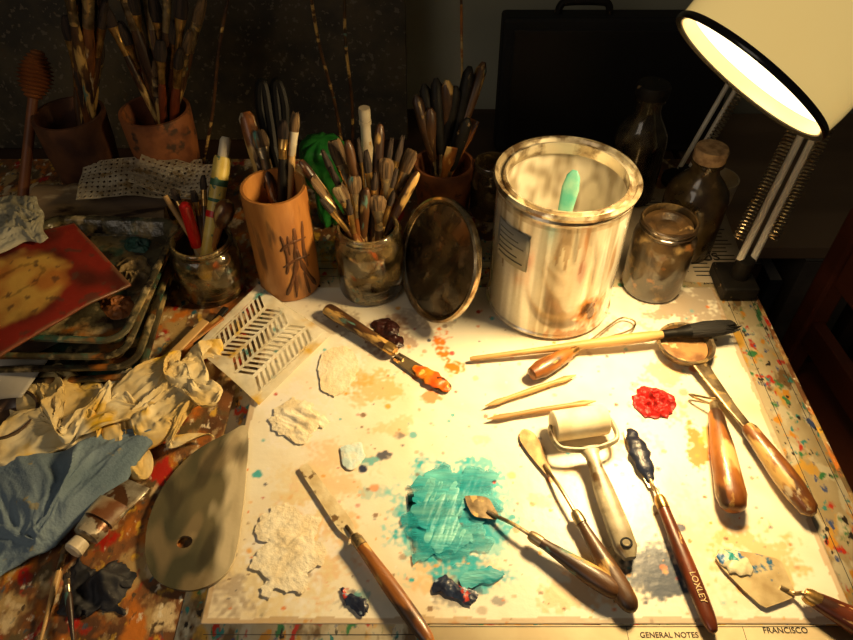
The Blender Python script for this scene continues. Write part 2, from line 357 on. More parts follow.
# ---------------------------------------------------------------- tools
def knife(name, label, cat, A, B, bl, bshape, neck, hp, hm, bm_=None, paint=None, z0=BZ+.0006, zB=None, sm=4):
    a = P(*A, z0); b = P(*B, z0)
    if zB: b.z = zB
    e = thing(name, label, cat, a, b); L = e['L_']
    o = cr([(x*bl, w, 0) for x, w in bshape], sm, False)
    out = [(p.x, p.y) for p in o]+[(p.x, -p.y) for p in reversed(o)]
    plate('blade', out, .0005, .0014, bm_ or steel, e)
    hr = max(w for _, w in hp); hz = hr*.8+.0004
    if neck > .003:
        tube('neck', cr([(bl-.012,0,.002),(bl,0,.0035),(bl+neck*.45,0,hz*.95),(bl+neck,0,hz),(bl+neck+.006,0,hz)], 5, False), .0020, steel_d, e)
        loft('ferrule', [(bl+neck-.004,0,hz,hp[0][1]*.75,hp[0][1]*.75),(bl+neck,0,hz,hp[0][1]*1.02,hp[0][1]*.95),(bl+neck+.010,0,hz,hp[0][1]*1.05,hp[0][1]*.95)], steel_d if paint is None else brass, e)
    hs = bl+neck+.004; HL = L-hs
    xs = cr([(x*HL, w, 0) for x, w in hp], 5, False)
    loft('handle', [(hs+p.x, 0, hz, max(p.y,.0008), max(p.y*.8,.0008)) for p in xs], hm, e)
    if paint:
        m_, x0, x1, w, h = paint
        st = []
        for i in range(25):
            s = i/24; x = x0+(x1-x0)*s; q = math.sin(pi*min(1,max(.03,s*.94+.03)))**.5
            st.append((x, .0025*noise.noise(Vector((i*.3,1,x0*90))), .0014+h*q*.4, w*q*(1+.3*noise.noise(Vector((i*.3,3,2)))), h*q*(.75+.4*noise.noise(Vector((i*.35,7,2))))))
        loft('paint_on_blade', st, m_, e)
    return e, L, hz, hs
hpA = [(0,.0056),(.1,.0053),(.3,.0071),(.65,.0103),(.88,.0097),(.97,.0064),(1,.002)]
hpB = [(0,.0060),(.2,.0066),(.5,.0080),(.85,.0075),(.97,.0050),(1,.002)]
bT = [(0,.0015),(.06,.006),(.2,.0095),(.5,.0085),(.85,.005),(1,.003)]
bD = [(0,.0006),(.2,.007),(.5,.0125),(.8,.007),(1,.0025)]
orangep = M('orange_paint', (.8,.22,.01), (.7,.09,.006), 60, .4, bump=.8, spots=(((.1,.03,.01),60,.58),((.7,.45,.1),80,.6)))
knife('palette_knife', 'dark wooden-handled spatula with orange paint on its tip', 'palette knife', (450,391), (327,313), .085, [(0,.003),(.1,.0085),(.5,.009),(1,.007)], .004,
      [(0,.0075),(.3,.008),(.6,.009),(.9,.0098),(.98,.0088),(1,.006)], wood_d, steel_d, (orangep, .000,.056,.0105,.004))
knife('palette_knife', 'brown-handled palette knife with a slim pale paint-caked blade', 'palette knife', (523,430), (632,616), .062, bT, .055, hpA, wood_d, M('caked_blade', (.55,.36,.15),(.32,.19,.07),60,.5,.2,bump=.4))
knife('palette_knife', 'palette knife with diamond blade resting in turquoise paint, speckled dark handle', 'palette knife', (465,497), (620,599), .040, bD, .040, hpA, wood_d, steel_d, z0=BZ+.0018)
knife('palette_knife', 'orange-brown handled palette knife with a long cream-smeared blade', 'palette knife', (303,466), (432,648), .100, [(0,.003),(.04,.0055),(.3,.0065),(.6,.0075),(.85,.008),(.95,.006),(1,.004)], .008, hpB, wood_o, M('cream_blade', (.80,.70,.46),(.66,.52,.28),50,.35,.1,bump=.5,spots=(((.2,.12,.05),50,.62),)))
e, L, hz, hs = knife('palette_knife', 'red-brown lettered palette knife with navy paint on the blade', 'palette knife', (629,430), (712,636), .074, [(0,.003),(.1,.008),(.5,.0088),(1,.004)], .018, hpB, wood_r, steel,
      (navy_s, .0,.068,.0105,.006))
ltr = M('lettering_cream', (.7,.52,.24), None, 30, .5)
text('LOXLEY', .0082, ltr, e, Matrix.Translation((L-.054,-.003,hz+.0064)), ext=.0003)
knife('painting_trowel', 'wide-bladed scraper with white and blue paint, brown wooden handle', 'scraper', (716,554), (866,634), .072, [(0,.004),(.12,.011),(.45,.0215),(.68,.0270),(.76,.0265),(.92,.012),(1,.004)], .010,
      [(0,.0075),(.1,.0085),(.4,.0105),(.9,.0125),(1,.006)], wood_r, M('scraper_blade',(.66,.54,.30),(.44,.32,.15),40,.35,.3,spots=(((.03,.15,.3),40,.6),)),
      (M('blue_white_paint',(.76,.68,.44),(.56,.46,.28),60,.4,bump=.8,spots=(((.02,.14,.35),50,.54),((.02,.3,.3),60,.6))), .001,.034,.012,.0035), sm=1)
def brush(label, A, B, r, hm, fm, bm_, fl=.12, bl=.1, bw=1.6, group=None, flatb=.55, name='paintbrush', blunt=.8, ragk=.18, seg=20):
    """A = handle end, B = bristle tip (world)"""
    e = thing(name, label, 'paintbrush', A, B, group); L = e['L_']
    h = L*(1-fl-bl); f = L*(1-bl)
    loft('handle', [(0,0,0,r*.35,r*.35),(L*.01,0,0,r*.5,r*.5),(h*.3,0,0,r*.6,r*.6),(h*.8,0,0,r*1.15,r*1.15),(h*.93,0,0,r*1.05,r*1.05),(h,0,0,r*.8,r*.8)], hm, e, 12)
    loft('ferrule', [(h-.002,0,0,r*.95,r*.95),(h+(f-h)*.4,0,0,r*.95,r*.95),(h+(f-h)*.45,0,0,r*1.05,r*1.0),(h+(f-h)*.5,0,0,r*.97,r*.93),(f,0,0,r*bw*.85,r*flatb*1.2)], fm, e, 14)
    v = []; sd = R.random()*50
    for k, (s, w_, h_) in enumerate(((0,.82,1.1),(.4,1.0,1.2),(.75,blunt,.95),(.92,blunt*.85,.7),(1,blunt*.6,.4))):
        for j in range(seg):
            a = 2*pi*j/seg
            rag = (L-f)*ragk*noise.noise(Vector((j*1.7, sd, 0)))*(s > .9)
            q = 1+.22*s*noise.noise(Vector((j*1.3, sd, 5)))
            v.append((f-.001+(L-f)*s+rag, math.cos(a)*r*bw*w_*q, math.sin(a)*r*flatb*h_*q))
    mk('bristles', v, ringfaces(5, seg)+[tuple(range(seg)), tuple(range(4*seg, 5*seg))], bm_, e, ang=60)
    return e
bkb = M('black_bristles',(.012,.010,.009),(.004,.004,.004),300,.7,bump=1,bs=500,st=(.1,1,1))
brush('long pale-handled paintbrush with black bristles lying across the tools', P(470,359,.008), P(731,326,.026), .0062, wood_l, blackp, bkb, .10, .16, 1.9, flatb=1.1, blunt=.95, ragk=.6, seg=44)
for A, B in (((485,406),(576,375)), ((487,419),(596,401))):
    a = P(*A, BZ+.004); b = P(*B, BZ+.004); e = (b-a).length
    o = loft('modelling_stick', [(0,0,0,.0006,.0005),(e*.12,0,0,.0038,.0018),(e*.25,0,0,.0026,.0026),(e*.5,0,0,.0034,.0034),(e*.75,0,0,.0028,.0028),(e*.88,0,0,.0042,.0018),(e,0,0,.0006,.0005)], wood_l)
    o.location = a; o.rotation_euler = (0,0,math.atan2(b.y-a.y,b.x-a.x))
    tag(o, 'slim pale wooden modelling stick on the white board', 'modelling tool', 'wooden modelling sticks')
e = thing('ribbon_tool', 'wire loop clay tool with a short orange-brown wooden handle', 'clay tool', P(529,381,BZ), P(632,322,BZ)); L = e['L_']
loft('handle', [(0,0,.0105,.003,.003),(.003,0,.0105,.008,.008),(.018,0,.0105,.0115,.0102),(.04,0,.0105,.0105,.0095),(.06,0,.0105,.0085,.008),(.064,0,.0105,.006,.006)], wood_o, e)
loft('ferrule', [(.062,0,.0105,.006,.006),(.075,0,.0105,.005,.005)], brass, e)
tube('wire_loop', cr([(.073,.003,.0105),(.10,.002,.009),(L-.02,.010,.006),(L-.004,.006,.005),(L-.002,-.006,.005),(L-.02,-.012,.006),(.10,-.002,.009),(.073,-.003,.0105)],6,False), .0012, steel_d, e, 8)
e = thing('loop_tool', 'triangular wire loop tool with a pear-shaped wooden handle', 'clay tool', P(708,399,BZ), P(730,518,BZ)); L = e['L_']
loft('handle', [(.028,0,.014,.006,.006),(.033,0,.014,.0085,.0085),(.05,0,.014,.0095,.009),(.075,0,.014,.0125,.0115),(L-.018,0,.014,.0155,.0135),(L-.005,0,.014,.0125,.011),(L-.001,0,.014,.008,.007),(L,0,.014,.004,.004)], wood_o, e)
loft('ferrule', [(.016,0,.013,.0045,.0045),(.032,0,.014,.0062,.0062)], steel_d, e)
tube('wire_loop', [(.018,.002,.013),(.006,.020,.008),(.002,.023,.007),(.001,.020,.006),(.003,0,.005),(.001,-.020,.006),(.002,-.023,.007),(.006,-.020,.008),(.018,-.002,.013)], .0015, steel_d, e, 8)
e = thing('casting_ladle', 'small round metal ladle with flat arm and turned wooden handle', 'ladle', P(683,351,BZ), P(808,521,BZ)); L = e['L_']
lathe('bowl', [(.001,.0),(.022,.0),(.030,.005),(.033,.014),(.035,.0145),(.0345,.016),(.031,.0155),(.0275,.007),(.02,.003),(.001,.0025)], steel_d, e)
lathe('bowl_residue', [(.001,.004),(.018,.0045),(.0275,.0088),(.024,.0094),(.012,.0086),(.001,.0088)], M('dried_residue_paint',(.40,.22,.08),(.18,.08,.03),40,.4,bump=.8,spots=(((.6,.42,.2),60,.58),)), e, wob=.05)
loft('arm', [(.031,0,.012,.010,.0016),(.05,0,.011,.0085,.0016),(.10,0,.0105,.006,.0016),(.125,0,.012,.0055,.002),(.135,0,.013,.0045,.0035)], steel_d, e, sq=5)
loft('handle', [(.128,0,.013,.006,.006),(.133,0,.013,.0085,.0085),(.15,0,.013,.0095,.009),(.19,0,.013,.0125,.0115),(L-.03,0,.013,.0125,.0115),(L-.006,0,.013,.0095,.009),(L,0,.013,.004,.004)], wood, e)
e = thing('brayer_roller', 'cream foam brayer roller with a grey plastic handle', 'roller', P(577,432,BZ), P(628,563,BZ)); L = e['L_']
rm = M('foam_roller', (.86,.78,.56), (.72,.60,.38), 40, .7, bump=.2, spots=(((.4,.24,.08),45,.61),), soft=.08)
v = []; seg = 32
pr = [(-.030,.001),(-.030,.006),(-.0302,.0155),(-.029,.0170),(.029,.0170),(.0302,.0155),(.030,.006),(.030,.001)]
for y, r in pr:
    for j in range(seg): v.append((r*math.cos(2*pi*j/seg), y, .0172+r*math.sin(2*pi*j/seg)))
mk('foam_roller', v, ringfaces(len(pr), seg)+[tuple(range(seg)), tuple(range((len(pr)-1)*seg, len(pr)*seg))], rm, e)
grey = M('grey_plastic', (.42,.37,.25), (.25,.21,.13), 40, .35, spots=(((.10,.055,.02),36,.56),((.62,.52,.3),50,.58)), soft=.06)
tube('axle_yoke', cr([(0,-.033,.0172),(.008,-.035,.018),(.024,-.034,.019),(.032,-.026,.019),(.036,0,.018),(.032,.026,.019),(.024,.034,.019),(.008,.035,.018),(0,.033,.0172)],5,False), .0026, grey, e, fl=1.5)
loft('handle', [(.033,0,.017,.013,.0045),(.042,0,.016,.0075,.006),(.055,0,.014,.0065,.007),(.08,0,.011,.0100,.0075),(L-.03,0,.010,.0115,.008),(L-.01,0,.009,.0112,.007),(L,0,.009,.006,.004)], grey, e, sq=2.8)
tube('hanging_hole', [(L-.013+.0045*math.cos(a*pi/8), .005*math.sin(a*pi/8), .0160) for a in range(16)], .0012, blackm, e, 8, True)
# ---------------------------------------------------------------- palette
po = cr([P(u, v, 0).to_2d().to_3d() for u, v in ((248,431),(228,437),(196,455),(168,485),(152,518),(147,550),(152,575),(168,589),(195,593),(222,581),(236,560),(243,520),(247,480))], 6)
hc = P(186,545,0)
n = len(po); hole = []; v = []
for p in po:
    d = (p-hc).normalized(); hole.append(Vector((d.x*.0078, d.y*.0065, 0)))
RG = 40; cols = []
def pcol(p):
    c = V3((.065,.062,.036)).lerp(V3((.15,.125,.065)), cl(.45+1.1*noise.noise(V3((p.x*22, p.y*12, 3)))+.5*noise.noise(V3((p.x*80, p.y*40, 3)))))
    # pale paint dragged along the straight edge
    xe = -.1995+.016*cl((.43-p.y)/.14)
    g = (p.x-(xe-.030))/.030+.40*noise.noise(V3((p.x*40, p.y*16, 8)))+.4*noise.noise(V3((p.x*130, p.y*40, 8)))
    c = c.lerp(V3((.66,.56,.36)), cl((g-.25)*1.8)*.9)
    c = c.lerp(V3((.26,.19,.10)), cl((noise.noise(V3((p.x*50, p.y*20, 50)))-.10)*4)*.6)
    c = c.lerp(V3((.035,.03,.02)), cl((noise.noise(V3((p.x*45, p.y*22, 80)))-.16)*4)*.6)
    c = c.lerp(V3((.40,.30,.16)), cl((.5-abs((p.x-hc.x-.006)/.016)-abs((p.y-hc.y-.01)/.02)+.6*noise.noise(V3((p.x*90, p.y*90, 4))))*2)*.6)
    return tuple(c)
for z, rng in ((.0030, [1.0]), (.0062, [1-k/RG for k in range(RG+1)])):
    for s in rng:
        for p, h in zip(po, hole):
            q = (p-hc)*s+h*(1-s); v.append((q.x, q.y, z)); cols.append(pcol(hc+q))
for h in hole: v.append((h.x, h.y, .0030)); cols.append((.3,.2,.1))
pm = M('palette_grey_paint', (1,1,1), attr=True, rough=.25, bump=.5, s=18, bs=50, coat=.4)
o = mk('paint_palette', v, ringfaces(RG+3, n, True), pm, None, (hc.x, hc.y, .0003), ang=30); setcol(o, cols)
tag(o, 'dark grey kidney-shaped wooden palette with a thumb hole', 'palette')
# ---------------------------------------------------------------- stencil
sm = M('stencil_plastic', (.92,.88,.72), (.82,.74,.52), 30, .3, alpha=(.40,.80), spots=(((.05,.3,.30),40,.63),((.75,.48,.06),26,.57),((.35,.2,.06),60,.64)), soft=.1)
c4 = [P(259,405,.005), P(193,346,.012), P(258,284,.016), P(331,336,.006)]
c0 = sum(c4, Vector())/4
def bl(s, t): return (c4[0]*(1-s)+c4[1]*s)*(1-t)+(c4[3]*(1-s)+c4[2]*s)*t - c0 + Vector((0,0,.003*math.sin(4*s+2*t)))
cols, rows = 5, 12; mgx = .08; mgy = .06; v = []; f = []; sk = .10
cw = (1-2*mgx)/cols; ch = (1-2*mgy-sk)/rows
def qd(*ps):
    b = len(v); v.extend(bl(*p) for p in ps); f.append(tuple(range(b, b+len(ps))))
for c in range(cols):
    x0 = mgx+c*cw; x1 = x0+cw
    ya, yb = (0, sk) if c % 2 == 0 else (sk, 0)
    for r in range(rows):
        b0 = mgy+r*ch
        o4 = [(x0,b0+ya),(x1,b0+yb),(x1,b0+ch+yb),(x0,b0+ch+ya)]
        ix = cw*.10; iy = ch*.24; dk_ = (yb-ya)*.10
        i4 = [(x0+ix,b0+ya+iy+dk_),(x1-ix,b0+yb+iy-dk_),(x1-ix,b0+ch+yb-iy-dk_),(x0+ix,b0+ch+ya-iy+dk_)]
        for k in range(4): qd(o4[k], o4[(k+1)%4], i4[(k+1)%4], i4[k])
    qd((x0,0),(x1,0),(x1,mgy+yb),(x0,mgy+ya))
    top = mgy+rows*ch
    qd((x0,top+ya),(x1,top+yb),(x1,1),(x0,1))
qd((0,0),(mgx,0),(mgx,1),(0,1)); qd((1-mgx,0),(1,0),(1,1),(1-mgx,1))
o = mk('herringbone_stencil', v, f, sm, None, c0, smooth=False)
m = o.modifiers.new('w', 'WELD'); m.merge_threshold = .0001
m = o.modifiers.new('s', 'SOLIDIFY'); m.thickness = .0004
tag(o, 'translucent white plastic stencil sheet cut with herringbone slots', 'stencil')
# ---------------------------------------------------------------- paint tin
def tincol(a, z, r):
    ca, sa = math.cos(a), math.sin(a)
    if a > pi: a -= 2*pi
    st_ = noise.noise(V3((ca*2.5, sa*2.5, z*6))); fi = noise.noise(V3((ca*9, sa*9, z*14))); gr = noise.noise(V3((ca*40, sa*40, z*300)))
    c = V3((.66,.61,.48)).lerp(V3((.36,.30,.18)), cl(.34+1.3*st_+.5*fi))
    n_ = noise.noise(V3((ca*5+5, sa*5, z*4)))*.9+noise.noise(V3((ca*13+5, sa*13, z*3)))*.4+.2*fi
    c = c.lerp(V3((.92,.88,.73)), cl((n_-.0)*3.5)*.95)
    d = noise.noise(V3((ca*12+9, sa*12, 2+z*2.5))); ln = .02+.12*abs(noise.noise(V3((ca*9, sa*9, 30))))
    if z > .174-ln: c = c.lerp(V3((.28,.17,.07)), cl((d-.18)*4)*.8)
    g = math.exp(-((a+1.05)/.30)**2-((z-.042)/.028)**2)+.45*noise.noise(V3((a*7, z*50, 2)))+.25*noise.noise(V3((a*20, z*120, 2)))
    c = c.lerp(V3((.60,.22,.02)), cl((g-.32)*2.6)*.95); c = c.lerp(V3((.09,.035,.012)), cl((g-.74)*5)*.95)
    g = math.exp(-((a+1.3)/.6)**2-((z-.008)/.010)**2)+.5*fi+.3*noise.noise(V3((a*20, z*90, 5)))
    c = c.lerp(V3((.36,.15,.03)), cl((g-.48)*4)*.8)
    g = math.exp(-((a+.80)/.08)**2-((z-.11)/.035)**2)+.35*noise.noise(V3((a*14, z*30, 7)))
    c = c.lerp(V3((.38,.20,.06)), cl((g-.45)*3)*.8)
    if z > .168 or z < .006: c = c.lerp(V3((.32,.23,.11)), .5+.4*fi)
    return tuple(c*(1+.08*gr))
def incol(a, z, r):
    ca, sa = math.cos(a), math.sin(a)
    st_ = noise.noise(V3((ca*2.5, sa*2.5, z*14+r*20))); fi = noise.noise(V3((ca*7, sa*7, z*50+r*60)))
    c = V3((.66,.62,.50)).lerp(V3((.28,.23,.15)), cl(.36+1.6*st_+1.1*fi))
    if z < .08: c = V3((.64,.60,.50)).lerp(V3((.38,.33,.24)), cl(.4+1.4*st_+fi))
    return tuple(c)
tinm = M('tin_painted_metal', (1,1,1), attr=True, rough=.18, metal=.3, bump=.12, s=40, coat=1)
rimm = M('tin_rim', (.46,.38,.24), (.14,.09,.045), 60, .22, .6, spots=(((.84,.77,.58),30,.52),), soft=.08)
inm = M('tin_inside', (1,1,1), attr=True, rough=.28, bump=.3, s=30, coat=.4)
tc = P(547,297,0); tc.z = BZ
tin = thing('paint_tin', 'large open paint tin streaked with white and brown drips', 'paint tin', tc)
TR = .081; TH = .188
lathe('body', [(.001,0),(TR-.004,0),(TR-.001,.001),(TR+.001,.003),(TR+.001,.006),(TR-.001,.008)]+[(TR-.001,.008+(TH-.022)*i/90) for i in range(1,91)]+[(TR+.0005,TH-.010),(TR-.002,TH-.006),(TR-.0035,TH-.006),(TR-.0035,.004),(.001,.003)], tinm, tin, seg=300, colf=tincol)
lathe('rim', [(TR-.0035,TH-.012),(TR-.002,TH-.004),(TR+.003,TH-.004),(TR+.004,TH),(TR+.002,TH+.003),(TR-.001,TH+.002),(TR-.003,TH-.002),(TR-.007,TH-.003),(TR-.009,TH+.001),(TR-.011,TH+.001),(TR-.0118,TH-.003),(TR-.0112,TH-.014),(TR-.0104,TH-.014),(TR-.0104,TH-.0055)], rimm, tin, seg=72)
lathe('inner_coating', [(.001,.069),(TR-.0040,.069),(TR-.0040,TH-.015),(TR-.0048,TH-.015)]+[(TR-.0048,TH-.015-(TH-.105)*i/30) for i in range(1,31)]+[(TR-.010,.078)]+[(TR-.010-(TR-.012)*i/20,.0775-.003*math.sin(i*.6)*(i<19)) for i in range(1,20)]+[(.001,.075)], inm, tin, seg=120, colf=incol, ang=60)
lab = M('tin_label', (.34,.33,.28), (.28,.26,.2), 30, .6)
def cylband(name, r, a0, a1, z0, z1, mat, n=10):
    v = []; f = []
    for i in range(n+1):
        a = a0+(a1-a0)*i/n
        for z in (z0, z1): v.append((r*math.cos(a), r*math.sin(a), z))
        if i: b = len(v)-4; f.append((b,b+1,b+3,b+2))
    o = mk(name, v, f, mat, tin); o.modifiers.new('s','SOLIDIFY').thickness = .0005
    return o
A0 = math.radians(-160); A1 = math.radians(-124)
cylband('label', TR+.0006, A0, A1, .100, .152, lab)
lk = M('label_print', (.17,.16,.13), None, 30, .7)
for i in range(6): cylband('label_line', TR+.0011, A0+.06, A1-.08-.1*(i%3), .107+.0072*i, .1083+.0072*i, lk)
def cylpatch(name, r, polys, mat, parent):
    v = []; f = []
    for pl, hw in polys:
        pts = cr([(a*r, z, 0) for a, z in pl], 7, False)
        for i, p in enumerate(pts):
            t = (pts[min(i+1,len(pts)-1)]-pts[max(i-1,0)]).normalized(); nn = Vector((-t.y,t.x,0))
            w = hw*(1-.6*abs(2*i/(len(pts)-1)-1)**3)*(1+.7*noise.noise(Vector((i*.45,hw*999,pl[0][0]*9))))
            for s in (-1,1):
                q = p+nn*w*s; a = q.x/r; v.append((r*math.cos(a), r*math.sin(a), q.y))
            if i: b = len(v)-4; f.append((b,b+1,b+3,b+2))
    o = mk(name, v, f, mat, parent); m = o.modifiers.new('s','SOLIDIFY'); m.thickness = .0003
    return o
e = thing('plastic_scraper', 'turquoise plastic scraper standing inside the open tin', 'scraper', (tc.x-.005,tc.y-.02,.083), (tc.x+.012,tc.y+.018,.188))
loft('blade', [(0,0,0,.006,.002),(.05,0,0,.008,.0025),(.09,0,0,.0105,.003),(.105,0,0,.008,.0025),(.112,0,0,.003,.001)], M('turquoise_plastic',(.06,.30,.23),(.18,.38,.27),40,.4), e, sq=3)
nn = Vector((-.8,-.457,.39)).normalized()
lid = thing('tin_lid', 'round grimy metal tin lid propped on its edge', 'lid', (.0144,.667,.0765))
lid.rotation_mode = 'QUATERNION'; lid.rotation_quaternion = nn.to_track_quat('Z','Y')
lidm = M('lid_grimy', (.13,.095,.05), (.04,.028,.016), 35, .15, .5, bump=.25, spots=(((.30,.22,.11),40,.6),((.22,.07,.015),35,.62)), soft=.12, coat=.5)
lathe('lid_panel', [(.001,-.001),(.069,-.001),(.070,.001),(.066,.0015),(.001,.0012)], lidm, lid)
lathe('lid_rim', [(.068,-.001),(.073,-.005),(.077,-.005),(.0785,-.002),(.078,.004),(.075,.0055),(.072,.004),(.069,.0012)], steel_b, lid, seg=64)
# ---------------------------------------------------------------- jars, cups, bottles
def jar(name, label, cat, c, r, h, mat, z=.0, thread=True):
    e = thing(name, label, cat, (c.x, c.y, z))
    pr = [(.001,0),(r*.8,0),(r*.95,.003),(r,.010),(r,h*.72),(r*.96,h*.8),(r*.86,h*.86)]
    if thread: pr += [(r*.86,h*.89),(r*.9,h*.9),(r*.9,h*.915),(r*.86,h*.925),(r*.86,h*.94),(r*.9,h*.95),(r*.9,h*.965),(r*.87,h*.975)]
    pr += [(r*.88,h*.99),(r*.86,h),(r*.80,h),(r*.79,h*.98),(r*.79,h*.86),(r*.9,h*.78),(r*.94,h*.7),(r*.94,.012),(r*.85,.006),(.001,.005)]
    lathe('glass_body', pr, mat, e, seg=48)
    return e
cM = P(372,287); jar('glass_jar', 'paint-smeared glass jar packed with upright brushes', 'jar', cM, .044, .105, glass, .0012)
cL = P(215,288); jar('glass_jar', 'paint-smeared glass jar holding a red pen and a tube', 'jar', cL, .044, .085, glass, .0012)
cR = P(650,286); e = jar('glass_jar', 'grimy brown glass jar standing beside the paint tin', 'jar', cR, .040, .112, glass_g, .0012)
lathe('dried_residue', [(.001,.008),(.033,.014),(.034,.078),(.0305,.090),(.0305,.104),(.023,.105),(.015,.100),(.001,.103)], M('brown_sludge',(.10,.055,.02),(.035,.02,.009),40,.45,bump=.8,spots=(((.30,.19,.08),60,.6),)), e, wob=.02)
cB = P(291,283)
e = thing('bamboo_brush_pot', 'tall orange bamboo pot with a dark brushed mark', 'brush pot', (cB.x,cB.y,.0012))
lathe('pot_body', [(.001,0),(.038,0),(.040,.002),(.0405,.05),(.0405,.153),(.0395,.157),(.036,.157),(.0352,.153),(.0352,.012),(.001,.010)], bamboo, e, seg=56, wob=.012)
k = math.radians(-58)
cylpatch('painted_mark', .0410, [([(k-.45,.088),(k-.1,.098),(k+.45,.096)],.0022),([(k+.08,.118),(k+.02,.08),(k-.12,.05),(k-.50,.014)],.0036),([(k+.05,.085),(k+.22,.05),(k+.62,.010)],.0030),([(k-.45,.062),(k,.070),(k+.5,.066)],.0020),([(k-.36,.112),(k-.26,.075),(k-.38,.050)],.0024),([(k+.40,.122),(k+.30,.08),(k+.36,.050)],.0026),([(k-.1,.045),(k-.2,.008)],.0022),([(k+.18,.045),(k+.28,.005)],.0018),([(k-.15,.11),(k-.18,.08)],.0018)], M('mark_ink',(.13,.045,.012),(.07,.026,.008),40,.6), e)
def pot(label, c, r, h, z=0.0, mat=terra):
    e = thing('terracotta_pot', label, 'pot', (c[0],c[1],z))
    lathe('pot_body', [(.001,0),(r*.8,0),(r*.85,.003),(r*.97,h*.6),(r,h*.98),(r*.99,h),(r*.9,h),(r*.88,h*.97),(r*.74,.008),(.001,.006)], mat, e, seg=44)
    return e
cG = P(443,210); pot('brown glazed mug holding black-handled knives', cG, .044, .085, .0002)
cE = Vector((-.405,.955,0)); pot('orange terracotta pot crammed with brushes against the wall', cE, .052, .125, .0002)
cD = Vector((-.53,.945,0)); pot('dark terracotta pot holding wooden utensils', cD, .052, .125, .0002, M('terracotta_dark',(.13,.05,.02),(.06,.022,.012),30,.6,bump=.2))
def bottle(label, c, r, h, sh, nr, mat, stop=None, nh=.03, srad=None):
    e = thing('glass_bottle', label, 'bottle', (c[0],c[1],.0020))
    H_ = h-(.018 if stop else 0)
    lathe('bottle_body', [(.001,0),(r*.85,0),(r,.004),(r,sh*.8),(r*.93,sh*.9),(r*.7,sh*1.02),(nr*1.1,sh*1.12),(nr,sh*1.18),(nr,H_-.006),(nr*1.2,H_-.005),(nr*1.2,H_),(nr*.8,H_),(nr*.8,sh*1.18),(nr*.9,sh*1.12),(r*.9,sh*.86),(r*.94,sh*.75),(r*.94,.006),(.001,.004)], mat, e)
    if stop:
        s = srad or nr
        lathe('stopper', [(.001,H_-.012),(nr*.75,H_-.012),(nr*.78,H_+.0003),(s*1.1,H_+.0005),(s*1.15,H_+.014),(s*1.05,H_+.018),(.001,H_+.018)], stop, e)
    return e
bottle('brown glass bottle closed with a wide cork', P(680,247), .042, .162, .11, .018, glass_d, cork, srad=.019)
bottle('clear glass bottle with a black stopper', P(627,196), .038, .185, .125, .018, glass_c, black, srad=.021)
bottle('slim white glue bottle with a clear cap', P(372,222), .013, .185, .12, .007, white_p, white_p)
jar('glass_jar', 'small dusty jar behind the paint tin', 'jar', P(489,213), .030, .09, glass_d, .0012)
e = thing('ceramic_cup', 'small pale ceramic cup among the bottles', 'cup', (.425,.865,.0020))
lathe('cup_body', [(.001,0),(.022,0),(.028,.03),(.030,.065),(.028,.065),(.026,.03),(.020,.004),(.001,.004)], white_p, e)
c = P(331,223)
o = lathe('green_plastic_bag', [(.001,0)]+[(.016+.016*cl((i/26-.45)*3), .136*i/26) for i in range(1,25)]+[(.030,.130),(.024,.137),(.012,.140),(.001,.141)], green_p, None, (c.x,c.y,.001), seg=70, wob=.45, wf=2.2, ang=60)
tag(o, 'crumpled translucent green plastic bag behind the brushes', 'bag')
# ---------------------------------------------------------------- things standing in jars
def stand(c, r, h, tip, zt, i=0):
    T = P(tip[0], tip[1], zt); hv = Vector((T.x-c.x, T.y-c.y, 0)); d = hv.length; u = hv.normalized() if d > 1e-5 else Vector((1,0,0))
    f = h/zt; off = d*f; tgt = min(off, r*.72); be = max(0, (off-tgt)/(1-f)) if f < 1 else 0
    be = min(be, r*.7)
    if be < .001: a = i*2.399; B = Vector((c.x+math.cos(a)*r*.4, c.y+math.sin(a)*r*.4, 0))
    else: B = Vector((c.x, c.y, 0))-u*be
    B.z = .012
    return B, T
def wand(name, label, cat, A, B, prof, mats, group=None):
    e = thing(name, label, cat, A, B, group); L = e['L_']
    for nm, mt, st in prof:
        loft(nm, [(x*L,0,0,w,h) for x, w, h in st], mt, e, 14, mats)
    return e
G = 'brushes packed in the glass jar'
mb = [(312,178,.165,1),(320,198,.145,0),(330,166,.17,2),(347,140,.20,3),(354,176,.165,1),(366,150,.19,0),(375,172,.17,2),(380,124,.215,3),(387,158,.18,1),(397,168,.165,0),(403,136,.19,2),(418,172,.155,3),(348,200,.14,2),(377,196,.14,1),(300,160,.18,3),(394,190,.145,0),(338,186,.155,1),(366,188,.15,3),(322,150,.185,0),(412,150,.17,1),(358,138,.195,2),(392,138,.195,0),(334,140,.19,1)]
for i, (u, v_, z, k) in enumerate(mb):
    B, T = stand(cM, .036, .105, (u, v_), z, i)
    if k == 3:
        wand('wooden_tool', 'dark paint-caked wooden tool handle sticking up from the jar', 'tool', B, T, [('shaft', steel_d, [(0,.003,.003),(.5,.003,.003)]),('handle', wood_d if i % 2 else wood, [(.48,.004,.004),(.55,.0055,.005),(.78,.0068,.0062),(.94,.0062,.0056),(.99,.004,.004),(1,.002,.002)])], 2, 'wooden tools in the glass jar')
    else:
        brush(('worn brush with dark stiff bristles standing in the jar','flat brush with brass ferrule standing in the jar','paint-crusted brush standing in the jar')[k], B, T, (.0040,.0052,.0044)[k]*R.uniform(.85,1.1),
          (wood_d,wood,wood)[k], (brass,steel_d,brass)[k], (brist,brist_t,brist)[k], .2, .15, (1.35,1.9,1.2)[k], G, flatb=(.9,.6,1)[k], blunt=(.7,1.05,.6)[k])
B, T = stand(cB, .035, .155, (296,112), .225, 1)
brush('round brush standing in the bamboo pot', B, T, .005, wood_l, white_p, brist_t, .12, .1, 1.3, 'tools in the bamboo pot', 1)
B, T = stand(cB, .035, .155, (245,112), .215, 2)
